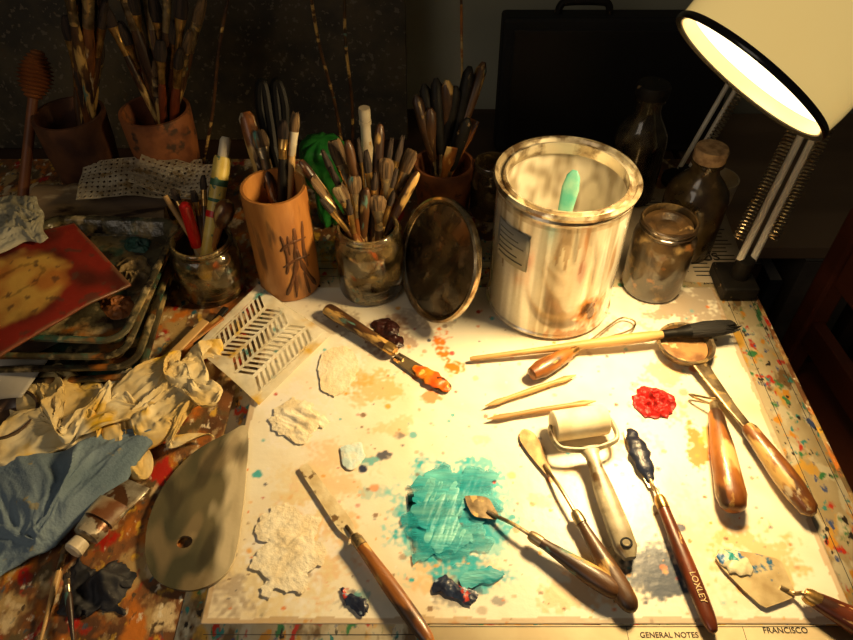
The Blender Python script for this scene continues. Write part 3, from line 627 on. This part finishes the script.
wand('chisel', 'brown wooden-handled chisel in the bamboo pot', 'chisel', B, T, [('shaft', steel_d, [(0,.003,.003),(.6,.003,.003)]),('handle', wood, [(.59,.006,.006),(.62,.009,.009),(.8,.0105,.0105),(.97,.010,.010),(1,.006,.006)])], 2)
B, T = stand(cB, .035, .155, (258,130), .20, 3)
brush('flat pale brush standing in the bamboo pot', B, T, .006, wood, steel_d, brist_t, .12, .1, 1.8, 'tools in the bamboo pot')
e = thing('scissors', 'chunky black-handled scissors standing in the bamboo pot', 'scissors', (cB.x+.004,cB.y+.012,.03), P(269,80,.245)); L = e['L_']
plate('blade', [(0,-.001),(L*.6,-.007),(L*.62,.007),(0,.001)], -.001, .001, steel_d, e)
for s in (-1,1):
    tube('handle', cr([(L*.54,.002*s,.003*s),(L*.66,.006*s,.002*s),(L*.72,.011*s,0),(L*.86,.0145*s,0),(L*.95,.0125*s,0),(L*.985,.009*s,0),(L*.95,.0065*s,0),(L*.8,.0055*s,0),(L*.66,.005*s,.002*s)],5,False), .0068, blackp, e, 10)
B, T = stand(cB, .035, .155, (283,120), .22, 4)
brush('dark brush leaning in the bamboo pot', B, T, .0055, black, brass, brist, .1, .1, 1.4, 'tools in the bamboo pot')
B, T = stand(cL, .036, .085, (226,137), .18, 0)
wand('paint_tube', 'yellow printed paint tube leaning in the jar', 'tube', B, T, [('tube_body', yel_p, [(0,.002,.010),(.1,.009,.010),(.86,.0115,.0105),(.88,.010,.010)]),('cap', white_p, [(.88,.007,.007),(.98,.007,.007),(1,.005,.005)]),
   ('printed_band', M('green_print',(.05,.16,.08),None,40,.5), [(.70,.0114,.0108),(.74,.0116,.0108)]),('printed_band', MC['green_print'], [(.60,.0112,.0107),(.62,.0112,.0107)]),('printed_band', red_p, [(.50,.0110,.0106),(.54,.0110,.0106)])], 2)
B, T = stand(cL, .036, .085, (184,203), .125, 1)
wand('marker_pen', 'red marker pen standing in the glass jar', 'pen', B, T, [('barrel', white_p, [(0,.006,.006),(.45,.006,.006)]),('cap', red_p, [(.44,.0078,.0078),(.97,.0075,.0075),(1,.004,.004)])], 2)
B, T = stand(cL, .036, .085, (165,196), .12, 2)
wand('wooden_stick', 'short pale wooden stick in the jar', 'stick', B, T, [('stick', wood_l, [(0,.003,.003),(1,.0035,.0035)])], 2)
B, T = stand(cL, .036, .085, (228,200), .125, 3)
wand('wooden_punch', 'round-headed wooden tool standing in the jar', 'tool', B, T, [('shaft', wood_o, [(0,.004,.004),(.75,.005,.005)]),('knob', wood, [(.70,.006,.006),(.80,.012,.012),(.92,.013,.013),(.98,.008,.008),(1,.002,.002)])], 2)
for (u, v_, z, i) in ((203,175,.14,5),(172,188,.125,6),(193,190,.13,7),(212,186,.13,8)):
    B, T = stand(cL, .036, .085, (u, v_), z, i)
    brush('slim dark brush leaning in the jar', B, T, .0038, (wood_l,wood_d)[i%2], brass, brist, .12, .12, 1.3, 'brushes in the small glass jar')
for i, (u, v_, z) in enumerate(((416,95,.17),(424,84,.18),(436,78,.19),(447,80,.19),(456,86,.18),(470,66,.2),(484,62,.2),(468,118,.15),(441,100,.16),(430,108,.155))):
    B, T = stand(cG, .035, .085, (u, v_), z, i)
    wand('palette_knife', 'black-handled palette knife upright in the brown mug', 'palette knife', B, T,
      [('blade', steel_d, [(0,.005,.0008),(.3,.004,.0008),(.45,.002,.002)]),('handle', black if i % 3 else wood_d, [(.44,.004,.004),(.5,.0065,.006),(.8,.0092,.008),(.95,.0085,.007),(1,.003,.003)])], 2, 'knives in the brown mug')
for u, v_ in ((475,120),(452,148)):
    B, T = stand(cG, .035, .085, (u, v_), .125, 12)
    wand('wooden_spatula', 'flat orange wooden spatula in the brown mug', 'spatula', B, T, [('blade', wood_o, [(0,.004,.002),(.6,.005,.002),(.8,.009,.0025),(1,.008,.002)])], 4)
for i, (u, v_, z) in enumerate(((112,-40,.33),(128,-15,.30),(143,-40,.32),(152,-5,.28),(168,-35,.32),(182,-10,.29),(190,30,.24),(160,40,.23),(134,20,.25),(175,20,.25),(150,58,.2),(118,22,.25),(204,-5,.28),(100,0,.28),(140,45,.22),(180,48,.22))):
    B, T = stand(cE, .045, .125, (u, v_), z, i)
    brush('long brush standing in the terracotta pot', B, T, (.006 if i % 2 else .0072)*R.uniform(.75,1.1), (wood_d,wood,wood_d,wood_r)[i % 4], (steel_d,brass)[i % 2], (brist_t,brist)[i % 2], .14, .13, (1.3,1.9)[i % 2], 'brushes in the terracotta pot', flatb=.9)
for i, (u, v_, z) in enumerate(((60,-50,.35),(72,-30,.32),(88,-45,.34),(106,0,.28),(88,28,.24),(66,15,.26),(100,42,.22),(76,45,.21),(92,-10,.29),(80,10,.27))):
    B, T = stand(cD, .045, .125, (u, v_), z, i)
    brush('dark brush standing in the shadowed pot', B, T, .0078*R.uniform(.75,1.1), (wood_d,wood_d,wood)[i % 3], (steel_d,brass)[i % 2], brist, .14, .13, 1.5, 'brushes in the dark pot', flatb=.9)
A = P(22,205,.01); Bt = P(38,50,.2)
e = thing('honey_dipper', 'grooved wooden honey dipper leaning among the pots', 'honey dipper', A, Bt); L = e['L_']
dipm = M('dipper_wood', (.32,.11,.032), (.17,.055,.018), 40, .5, st=(.3,1,1))
loft('handle', [(0,0,0,.008,.008),(L*.72,0,0,.007,.007)], dipm, e)
st = []
for i in range(25):
    s = i/24; r = .026*math.sin(pi*(.14+.76*s))*(1 if i % 2 else .70); st.append((L*(.70+.30*s),0,0,r,r))
loft('dipper_head', st, dipm, e, ang=20)
for i,(a, b) in enumerate((((200,118),(232,-20)),((345,110),(308,-25)),((352,105),(345,-25)))):
    A = P(a[0],a[1]+60,.002); Bt = P(b[0],b[1],.30)
    o = tube('dry_twig', cr([A, A.lerp(Bt,.35)+Vector((.004,0,.002)), A.lerp(Bt,.7)-Vector((.003,0,0)), Bt],5,False), .0024, wood_d, None)
    tag(o, 'thin dark twig standing in front of the dark canvas', 'twig', 'twigs by the canvas')
A = P(463,175,.002); Bt = P(461,-25,.30)
tag(tube('thin_rod', [A, Bt], .002, wood_o), 'thin wooden rod rising behind the mug', 'rod')
# ---------------------------------------------------------------- left clutter
traym = M('grimy_tray', (.09,.08,.045), (.038,.03,.018), 30, .25, bump=1.8, bs=45, spots=(((.38,.28,.12),22,.52),((.34,.12,.018),22,.56),((.03,.12,.09),26,.56),((.56,.44,.23),36,.57),((.025,.018,.012),40,.55)), soft=.1)
for i, (x, y, r) in enumerate(((-.43,.630,.06),(-.428,.634,.03),(-.432,.638,-.01),(-.427,.650,-.05))):
    o = rrloft('plastic_tray', .185, .225, .026, [(.014,0),(.006,.010),(.003,.0165),(0,.0165),(-.002,.0185),(-.0015,.0215),(.002,.0225),(.006,.0215),(.008,.019),(.017,.004)], traym, None, (x, y, .001+.0165*i), r)
    tag(o, 'grimy paint-crusted plastic tray stacked under the red picture', 'tray', 'stack of paint trays')
for px, c, l in ((((118,262),(142,256),(150,272),(140,290),(122,286)),(.30,.21,.09),'dried ochre crust in the top tray'),(((128,238),(150,240),(146,252),(126,250)),(.04,.13,.10),'dried green crust in the top tray'),(((100,300),(128,296),(134,312),(112,320)),(.32,.11,.025),'dried orange crust in the top tray')):
    blob('paint_blob', px, .006, M('crust_%d' % int(c[0]*1000), c, tuple(x*.5 for x in c), 50, .6, bump=1), l, z=.0546, freq=70, rough=.9, ridge=True)
redp = M('picture_paint', (1,1,1), attr=True, rough=.35, s=40, bump=.6, bs=60)
def rcol(p, s, t):
    c = Vector((.24,.020,.010)).lerp(Vector((.08,.014,.008)), cl(.4+1.6*noise.noise(p*30)))
    d = ((s-.45)/.34)**2+((t-.5)/.36)**2 + .22*noise.noise(p*45)+.12*noise.noise(p*120)
    if d < 1: c = c.lerp(Vector((.46,.17,.03)).lerp(Vector((.62,.36,.07)), cl(.5+1.5*noise.noise(p*50))), min(1,(1-d)*2.4)*.95)
    d2 = abs(((s-.45)/.2)**2+((t-.55)/.15)**2+.4*noise.noise(p*70)-.6)
    if d2 < .10: c = c*.6
    if noise.noise(p*90) > .44: c = c.lerp(Vector((.08,.04,.025)), .7)
    if min(s,t,1-s,1-t) < .02+.02*noise.noise(p*80): c = c.lerp(Vector((.2,.12,.06)), .5)
    return tuple(c)
c4 = [P(-40,385,.082), P(131,285,.078), P(74,224,.086), P(-60,268,.090)]
o = sheet('red_picture_panel', c4, 70, 70, rcol, lambda p,s,t: .006*math.sin(pi*s)+.003*noise.noise(p*20), redp, .003); tag(o, 'red painted panel with an orange-ochre round form, lying on trays', 'picture')
paper = M('white_paper', (.55,.52,.45), (.42,.38,.3), 15, .7, spots=(((.3,.2,.1),60,.66),))
tissue = M('tissue_paper', (.42,.40,.3), (.28,.26,.18), 20, .8)
crumple('crumpled_tissue', [(-15,262),(46,238),(38,200),(-15,205)], .096, .013, 38, tissue, 'crumpled white tissue on the red picture', 'tissue', 60, ang=50, oct=4)
tag(sheet('white_paper_sheet', [P(-30,410,.004),P(22,398,.02),P(66,330,.045),P(-20,350,.05)], 12, 12, None, lambda p,s,t: .006*math.sin(3*s+t), paper, .0005), 'sheet of white paper sticking out below the red picture', 'paper')
blue = M('blue_paper_towel', (.18,.25,.31), (.12,.18,.23), 14, .9, bump=.5, bs=300, spots=(((.3,.28,.18),50,.66),))
crumple('blue_paper_towel', [(-25,612),(136,490),(160,430),(-25,462)], .005, .018, 17, blue, 'folded blue paper towel crumpled on the table', 'paper towel', 120, .3, xy=.5, oct=4, ang=60, edge=.4, gain=.4)
yt = M('stained_tissue', (.84,.72,.44), (.70,.50,.18), 18, .85, bump=.2, bs=90, alpha=(.75,1), spots=(((.75,.46,.03),20,.54),((.30,.16,.05),40,.65)), soft=.1, spec=.2)
crumple('crumpled_paper_rag', [(12,454),(144,456),(164,394),(34,378)], .006, .0150, 52, yt, 'crumpled yellow-stained paper rag above the blue towel', 'rag', 150, .7, xy=.9, oct=4, ang=50, thick=.0003, gain=.5)
crumple('crumpled_paper_rag', [(140,432),(200,438),(216,362),(152,360)], .006, .019, 54, yt, 'small crumpled yellow paper rag by the stencil', 'rag', 120, .7, xy=.8, oct=4, ang=50, thick=.0003, gain=.5)
blob('black_rag', [(60,608),(74,618),(104,612),(126,614),(122,596),(136,578),(118,562),(96,570),(76,558),(68,578)], .016, M('black_cloth',(.010,.011,.016),(.02,.02,.025),40,.7,bump=.6), 'wadded black glove-like rag on the table corner', z=.0008, freq=40, rough=.9, jit=.003, cat='rag')
e = thing('paint_tube', 'squeezed silver paint tube with a dirty white label', 'paint tube', P(72,552,.020), P(134,482,.014)); L = e['L_']
tm = M('tube_metal',(.45,.40,.30),(.2,.15,.09),60,.35,.5,bump=.8,bs=60,spots=(((.12,.05,.02),50,.54),((.6,.52,.38),40,.56)))
loft('tube_body', [(.014,0,0,.006,.006),(.018,0,0,.014,.011),(.03,0,0,.016,.011),(L*.4,.002,0,.0155,.009),(L*.55,.001,0,.018,.008),(L*.85,0,0,.0195,.003),(L,0,0,.020,.0012)], tm, e)
loft('cap', [(0,0,0,.008,.008),(.002,0,0,.0095,.0095),(.013,0,0,.0085,.0085)], white_p, e)
loft('label', [(L*.42,.001,0,.0170,.0106),(L*.68,.0015,0,.0192,.0070)], M('tube_label',(.5,.42,.26),(.16,.06,.02),25,.5,bump=.4), e)
brush('thin brush lying on the table edge by the black rag', P(38,650,.006), P(66,545,.006), .0030, wood_l, steel, brist_t, .15, .1, 1.2, 'brushes on the table corner')
brush('thin brush lying on the table edge by the black rag', P(74,650,.006), P(66,572,.018), .0030, wood_d, steel, brist, .15, .1, 1.2, 'brushes on the table corner')
e = thing('small_dish', 'small dark round dish by the crumpled rag', 'dish', P(12,425,.0005))
lathe('dish_body', [(.001,0),(.026,0),(.034,.012),(.035,.022),(.033,.022),(.031,.013),(.022,.004),(.001,.004)], M('dark_ceramic',(.1,.06,.04),(.04,.025,.015),30,.3), e)
for A, B, w, mt, l in (((150,378),(206,322),.006,wood_l,'pale wooden stick lying beside the trays'),((178,352),(222,318),.005,wood_o,'orange wooden stick lying beside the trays'),((196,345),(226,308),.004,black,'black stick by the glass jar')):
    a = P(*A,.008); b = P(*B,.012)
    e = thing('wooden_stick', l, 'stick', a, b); L = e['L_']
    loft('stick', [(0,0,0,w,w*.6),(L,0,0,w,w*.6)], mt, e, sq=6)
logm = M('log_bark', (.24,.16,.08), (.09,.055,.03), 25, .75, st=(.25,1,1), bump=1.2, bs=50, spots=(((.42,.32,.18),40,.58),((.04,.02,.01),50,.56)), soft=.06)
for i,(A,B,r,z,nm,l) in enumerate((((42,236),(168,222),.022,.023,'paper_roll','dusty brown paper roll lying behind the trays'),((40,205),(176,200),.029,.030,'wood_log','rough brown log-like bundle lying behind the trays'))):
    a=P(*A,z); b=P(*B,z); e = thing(nm,l,nm.replace('_',' '),a,b); L=e['L_']
    loft('roll',[(L*k/14,.003*noise.noise(Vector((k*.6,i,0))),0,r*(1+.12*noise.noise(Vector((k*.9,i,4)))),r*(1+.12*noise.noise(Vector((k*.9,i,9))))) for k in range(15)],logm,e,30)
lat = M('lace_paper', (.62,.54,.38),(.40,.32,.2),30,.6,spots=(((.3,.2,.08),40,.56),), soft=.08)
def lace(c4, nx, ny, label, ph, curl):
    v = []; f = []
    def lp(s, t):
        p = (c4[0]*(1-s)+c4[1]*s)*(1-t)+(c4[3]*(1-s)+c4[2]*s)*t
        return p-c4[0]+Vector((0,0,curl*math.sin(5*s+ph)+curl*.8*noise.noise(p*25)))
    for j in range(ny):
        for i in range(nx):
            s0, s1, t0, t1 = i/nx, (i+1)/nx, j/ny, (j+1)/ny; mx, my = (s0+s1)/2, (t0+t1)/2; k = .26+.2*((i*2+j)%3)/2
            o4 = [(s0,t0),(s1,t0),(s1,t1),(s0,t1)]; i4 = [(mx,my-k/ny),(mx+k/nx,my),(mx,my+k/ny),(mx-k/nx,my)]
            b = len(v); v += [lp(*p) for p in o4+i4]
            for q in range(4): f += [(b+q,b+(q+1)%4,b+4+(q+1)%4),(b+q,b+4+(q+1)%4,b+4+q)]
    o = mk('lace_paper_sheet', v, f, lat, None, c4[0], smooth=False); o.modifiers.new('w','WELD').merge_threshold = .0001; o.modifiers.new('s','SOLIDIFY').thickness = .0008
    tag(o, label, 'paper', 'lacy papers behind the trays')
lace([P(76,200,.068),P(206,196,.062),P(201,156,.055),P(84,164,.060)], 22, 9, 'yellowed lacy punched paper sheet resting on the rolls', 0, .005)
lace([P(130,186,.075),P(212,200,.070),P(226,168,.066),P(146,150,.072)], 14, 8, 'small creased lacy paper lying askew on the rolls', 2, .006)
npm = M('newsprint', (.5,.42,.3), (.38,.3,.2), 20, .75)
e = thing('newspaper', 'printed newspaper page under the bottles', 'newspaper', (0,0,0))
sheet('page', [(.20,.72,.0012),(.443,.705,.0012),(.46,.93,.0012),(.19,.93,.0012)], 6, 6, None, None, npm, .0005, e)
for i in range(22):
    y = .722+i*.0085
    for x0 in (.335,.372,.409):
        w_ = R.uniform(.020,.033)
        box('printed_line', (x0,y,.0016), (min(x0+w_,.442),y+.0022,.0019), ink, e, bev=0)
q = P(703,262); text('US', .022, ink, e, flat(q.x, q.y, .002, .1), off=.0005)
# ---------------------------------------------------------------- rear shelf, canvases, case, cabinet
dwood = M('dark_furniture_wood', (.07,.035,.018), (.035,.018,.01), 10, .5, st=(.2,1,1))
e = thing('low_shelf', 'dark wooden shelf unit behind the table', 'shelf', (0,0,-.75))
box('shelf_top', (-1.2,1.04,.675), (.45,1.28,.70), dwood, e); box('shelf_side', (-1.2,1.04,0), (-1.17,1.28,.675), dwood, e); box('shelf_side', (.42,1.04,0), (.45,1.28,.675), dwood, e)
cvm = M('dark_canvas', (.040,.033,.022), (.085,.065,.035), 14, .6, bump=.5, bs=60, spots=(((.15,.12,.08),120,.6),))
for x0, x1, y, l in ((-.45,-.035,1.16,'dark textured canvas leaning against the wall'),(-1.1,-.47,1.13,'blackish brown canvas in the shadowed corner')):
    e = thing('canvas_painting', l, 'painting', (0,y,-.049)); e.rotation_euler[0] = -.12
    box('canvas', (x0,0,0), (x1,.018,.55), cvm, e)
    box('stretcher_bar', (x0,.019,0), (x1,.03,.03), wood_l, e)
e = thing('black_case', 'flat black carrying case with a handle standing upright', 'case', (0,1.12,-.049)); e.rotation_euler[0] = -.08
x0 = .125; x1 = .52
box('case_shell', (x0,0,0), (x1,.05,.235), blackm, e, bev=.006)
box('case_panel', (x0+.018,-.003,.018), (x1-.018,.001,.217), M('case_panel',(.005,.005,.006),(.008,.007,.007),8,.5), e)
tube('case_handle', cr([(x0+.09,.025,.233),(x0+.093,.025,.247),(x0+.105,.025,.253),(x0+.16,.025,.253),(x0+.172,.025,.247),(x0+.175,.025,.233)],5,False), .006, black, e)
e = thing('side_cabinet', 'dark open wooden cabinet beside the table', 'cabinet', (0,0,-.75))
cwood = M('cabinet_wood', (.28,.18,.10), (.18,.11,.06), 8, .55, st=(.2,1,1))
box('cabinet_top', (.47,.86,.665), (1.2,1.28,.69), cwood, e); box('cabinet_side', (.47,.86,0), (.49,1.28,.665), dwood, e); box('cabinet_side', (1.18,.86,0), (1.2,1.28,.665), dwood, e)
box('cabinet_shelf', (.49,.88,.38), (1.18,1.28,.40), dwood, e); box('cabinet_back', (.49,1.26,0), (1.18,1.28,.665), dwood, e)
for i in range(9):
    c = R.choice(((.2,.16,.12),(.10,.05,.03),(.05,.05,.06),(.26,.2,.12)))
    w = R.uniform(.018,.035); x = .505+i*.045; hh = R.uniform(.17,.23)
    e = thing('book', 'dark-spined book standing on the cabinet shelf', 'book', (x,.90,-.35), group='books in the cabinet')
    cm = M('book_cover_%d' % i, c, None, 20, .6)
    box('cover', (0,0,0), (w,.14,hh), cm, e); box('pages', (.002,.004,.002), (w-.002,.1415,hh+.001), paper, e, bev=0)
e = thing('wooden_chair', 'reddish-brown wooden chair beside the table', 'chair', (.83,.64,-.75)); e.rotation_euler[2] = .1
cw_ = M('chair_wood', (.20,.05,.018), (.12,.03,.012), 12, .4, st=(1,.2,1))
box('seat', (-.21,-.2,.43), (.2,.2,.46), cw_, e, bev=.008)
for x in (-.19,.18):
    for y in (-.18,.18):
        if x < 0: box('leg', (x-.018,y-.018,0), (x+.018,y+.018,.80), cw_, e, bev=.005)
        else: box('leg', (x-.018,y-.018,0), (x+.018,y+.018,.43), cw_, e, bev=.005)
box('back_rail', (-.2,-.162,.68), (-.18,.162,.77), cw_, e); box('back_rail', (-.2,-.162,.55), (-.18,.162,.60), cw_, e)
# ---------------------------------------------------------------- lamp
lamp = thing('desk_lamp', 'spring-arm desk lamp with a cream shade and black rim', 'lamp', (0,0,0))
C = Vector((.285,.588,.355)); nrm = Vector((-.62,-.27,-.735)).normalized()
sh = bpy.data.objects.new('lamp_head', None); sc.collection.objects.link(sh); sh.parent = lamp; sh.location = C
sh.rotation_mode = 'QUATERNION'; sh.rotation_quaternion = (-nrm).to_track_quat('Z','Y'); sh.scale = (.94,.94,.94)
shade_m = M('lamp_shade_cream', (.84,.66,.30), (.76,.56,.20), 6, .12, coat=1, emis=((1,.68,.22),.60))
rfl = M('lamp_reflector', (.85,.82,.7), (.85,.82,.7), 6, .4, emis=((1,.88,.62),1.25))
rfr = M('lamp_rim_shading', (.66,.50,.24), (.56,.40,.18), 6, .3, .4, emis=((1,.66,.26),.35))  # darker, warmer glow paints the shading inside the edge of the opening
lathe('lamp_shade', [(.0845,.004),(.0868,.004),(.0875,.02),(.087,.04),(.084,.06),(.078,.08),(.068,.10),(.054,.118),(.038,.13),(.030,.136),(.028,.165),(.001,.166),(.001,.160),(.026,.160),(.028,.134),(.052,.115),(.066,.098),(.076,.078),(.082,.058),(.0845,.04)], shade_m, sh, seg=64)
lathe('shade_rim', [(.0835,0),(.088,-.002),(.0892,0),(.0892,.0034),(.0883,.0050),(.0878,.0050),(.0878,.004),(.0835,.004)], M('rim_black',(.012,.01,.008),None,20,.2), sh, seg=64)
lathe('rim_shading_ring', [(.0820,.001),(.0833,.001),(.0838,.014),(.0825,.014)], rfr, sh, seg=64)  # ring added to carry the painted rim shading
lathe('reflector', [(.0826,.0145),(.0828,.03),(.080,.055),(.073,.08),(.062,.10),(.045,.118),(.026,.130),(.026,.132),(.046,.1195),(.063,.1015),(.0742,.081),(.0812,.0555),(.0838,.03),(.0838,.0145)], rfl, sh, seg=64)
lathe('bulb', [(.001,.045),(.012,.047),(.020,.056),(.024,.070),(.021,.086),(.013,.102),(.012,.128),(.001,.129)], M('bulb_glow',(1,.9,.7),None,5,.4,emis=((1,.85,.55),8)), sh)
ld = bpy.data.lights.new('lamp_light', 'SPOT'); ld.energy = 22.5; ld.color = (1,.685,.31); ld.shadow_soft_size = .05; ld.spot_size = math.radians(168); ld.spot_blend = 1
lo = bpy.data.objects.new('lamp_light', ld); sc.collection.objects.link(lo); lo.location = C+nrm*.004; lo.rotation_euler = (Vector((.01,.33,0))-C).to_track_quat('-Z','Y').to_euler()
bx, by = .418, .70
box('clamp_base', (bx-.028,by-.028,.0022), (bx+.02,by+.03,.022), black, lamp, bev=.003)
lathe('pivot_post', [(.001,.02),(.012,.02),(.012,.05),(.008,.052),(.001,.052)], black, lamp, (bx,by,0))
armw = M('arm_white_enamel', (.85,.80,.66), (.75,.66,.5), 20, .35)
E = Vector((.545,.872,.352)); Bs = Vector((bx,by,.045))
ax = (E-Bs).normalized(); sd = ax.cross(Vector((0,1,0))).normalized()
for s in (-1,1):
    tube('arm_rod', [Bs+sd*.009*s, E+sd*.009*s], .0048, armw, lamp, 8)
def spring(A, B, r, turns, parent):
    d = (B-A); L = d.length; d.normalize(); n1 = d.cross(Vector((0,0,1))).normalized(); n2 = d.cross(n1)
    n = turns*10
    tube('spring', [A+d*L*i/n+n1*r*math.cos(2*pi*i/10)+n2*r*math.sin(2*pi*i/10) for i in range(n+1)], .0012, steel, parent, 5)
spring(Bs+Vector((-.022,0,.04)), Bs.lerp(E,.62)+Vector((-.022,0,0)), .006, 42, lamp)
spring(Bs+Vector((.022,0,.04)), Bs.lerp(E,.62)+Vector((.022,0,0)), .006, 42, lamp)
bk = C-nrm*.15
tube('upper_arm', [E, E.lerp(bk,.5)+Vector((0,.02,.06)), bk+Vector((.01,.0,.012))], .0055, armw, lamp, 10)
tube('elbow_joint', [E-sd*.018, E+sd*.018], .012, black, lamp, 16)
l2 = thing('lamp_stand', 'white sprung lamp arm rising behind the bottles', 'lamp', (.408,.95,.0002))
lathe('stand_base', [(.001,0),(.03,0),(.03,.008),(.012,.014),(.010,.03),(.001,.03)], black, l2)
e2 = Vector((.10,.06,.30))
for s in (-1,1): tube('arm_rod', [Vector((.008*s,0,.025)), e2+Vector((.008*s,0,0))], .0038, armw, l2, 8)
spring(Vector((.02,0,.05)), e2*.75+Vector((.02,0,0)), .006, 34, l2)
# ---------------------------------------------------------------- lights & world
w = bpy.data.worlds.new('World'); sc.world = w; w.use_nodes = True
w.node_tree.nodes['Background'].inputs[0].default_value = (.7,.65,.6,1); w.node_tree.nodes['Background'].inputs[1].default_value = .032
al = bpy.data.lights.new('fill_light', 'AREA'); al.energy = 3.4; al.size = .8; al.color = (1,.84,.66)  # added fill that lifts the left side of the table, not a window
ao = bpy.data.objects.new('fill_light', al); sc.collection.objects.link(ao); ao.location = (-.9,-.5,1.1); ao.rotation_euler = (Vector((-.15,.22,0))-ao.location).to_track_quat('-Z','Y').to_euler()
# ---------------------------------------------------------------- camera
cd = bpy.data.cameras.new('camera'); cd.lens = 36*700/853; cd.sensor_width = 36; cd.sensor_fit = 'HORIZONTAL'; cd.clip_start = .01
co = bpy.data.objects.new('camera', cd); sc.collection.objects.link(co); co.location = (0,0,H); co.rotation_euler = (math.radians(44.7),0,0)
sc.camera = co
for o in bpy.data.objects:
    if 'L_' in o: del o['L_']
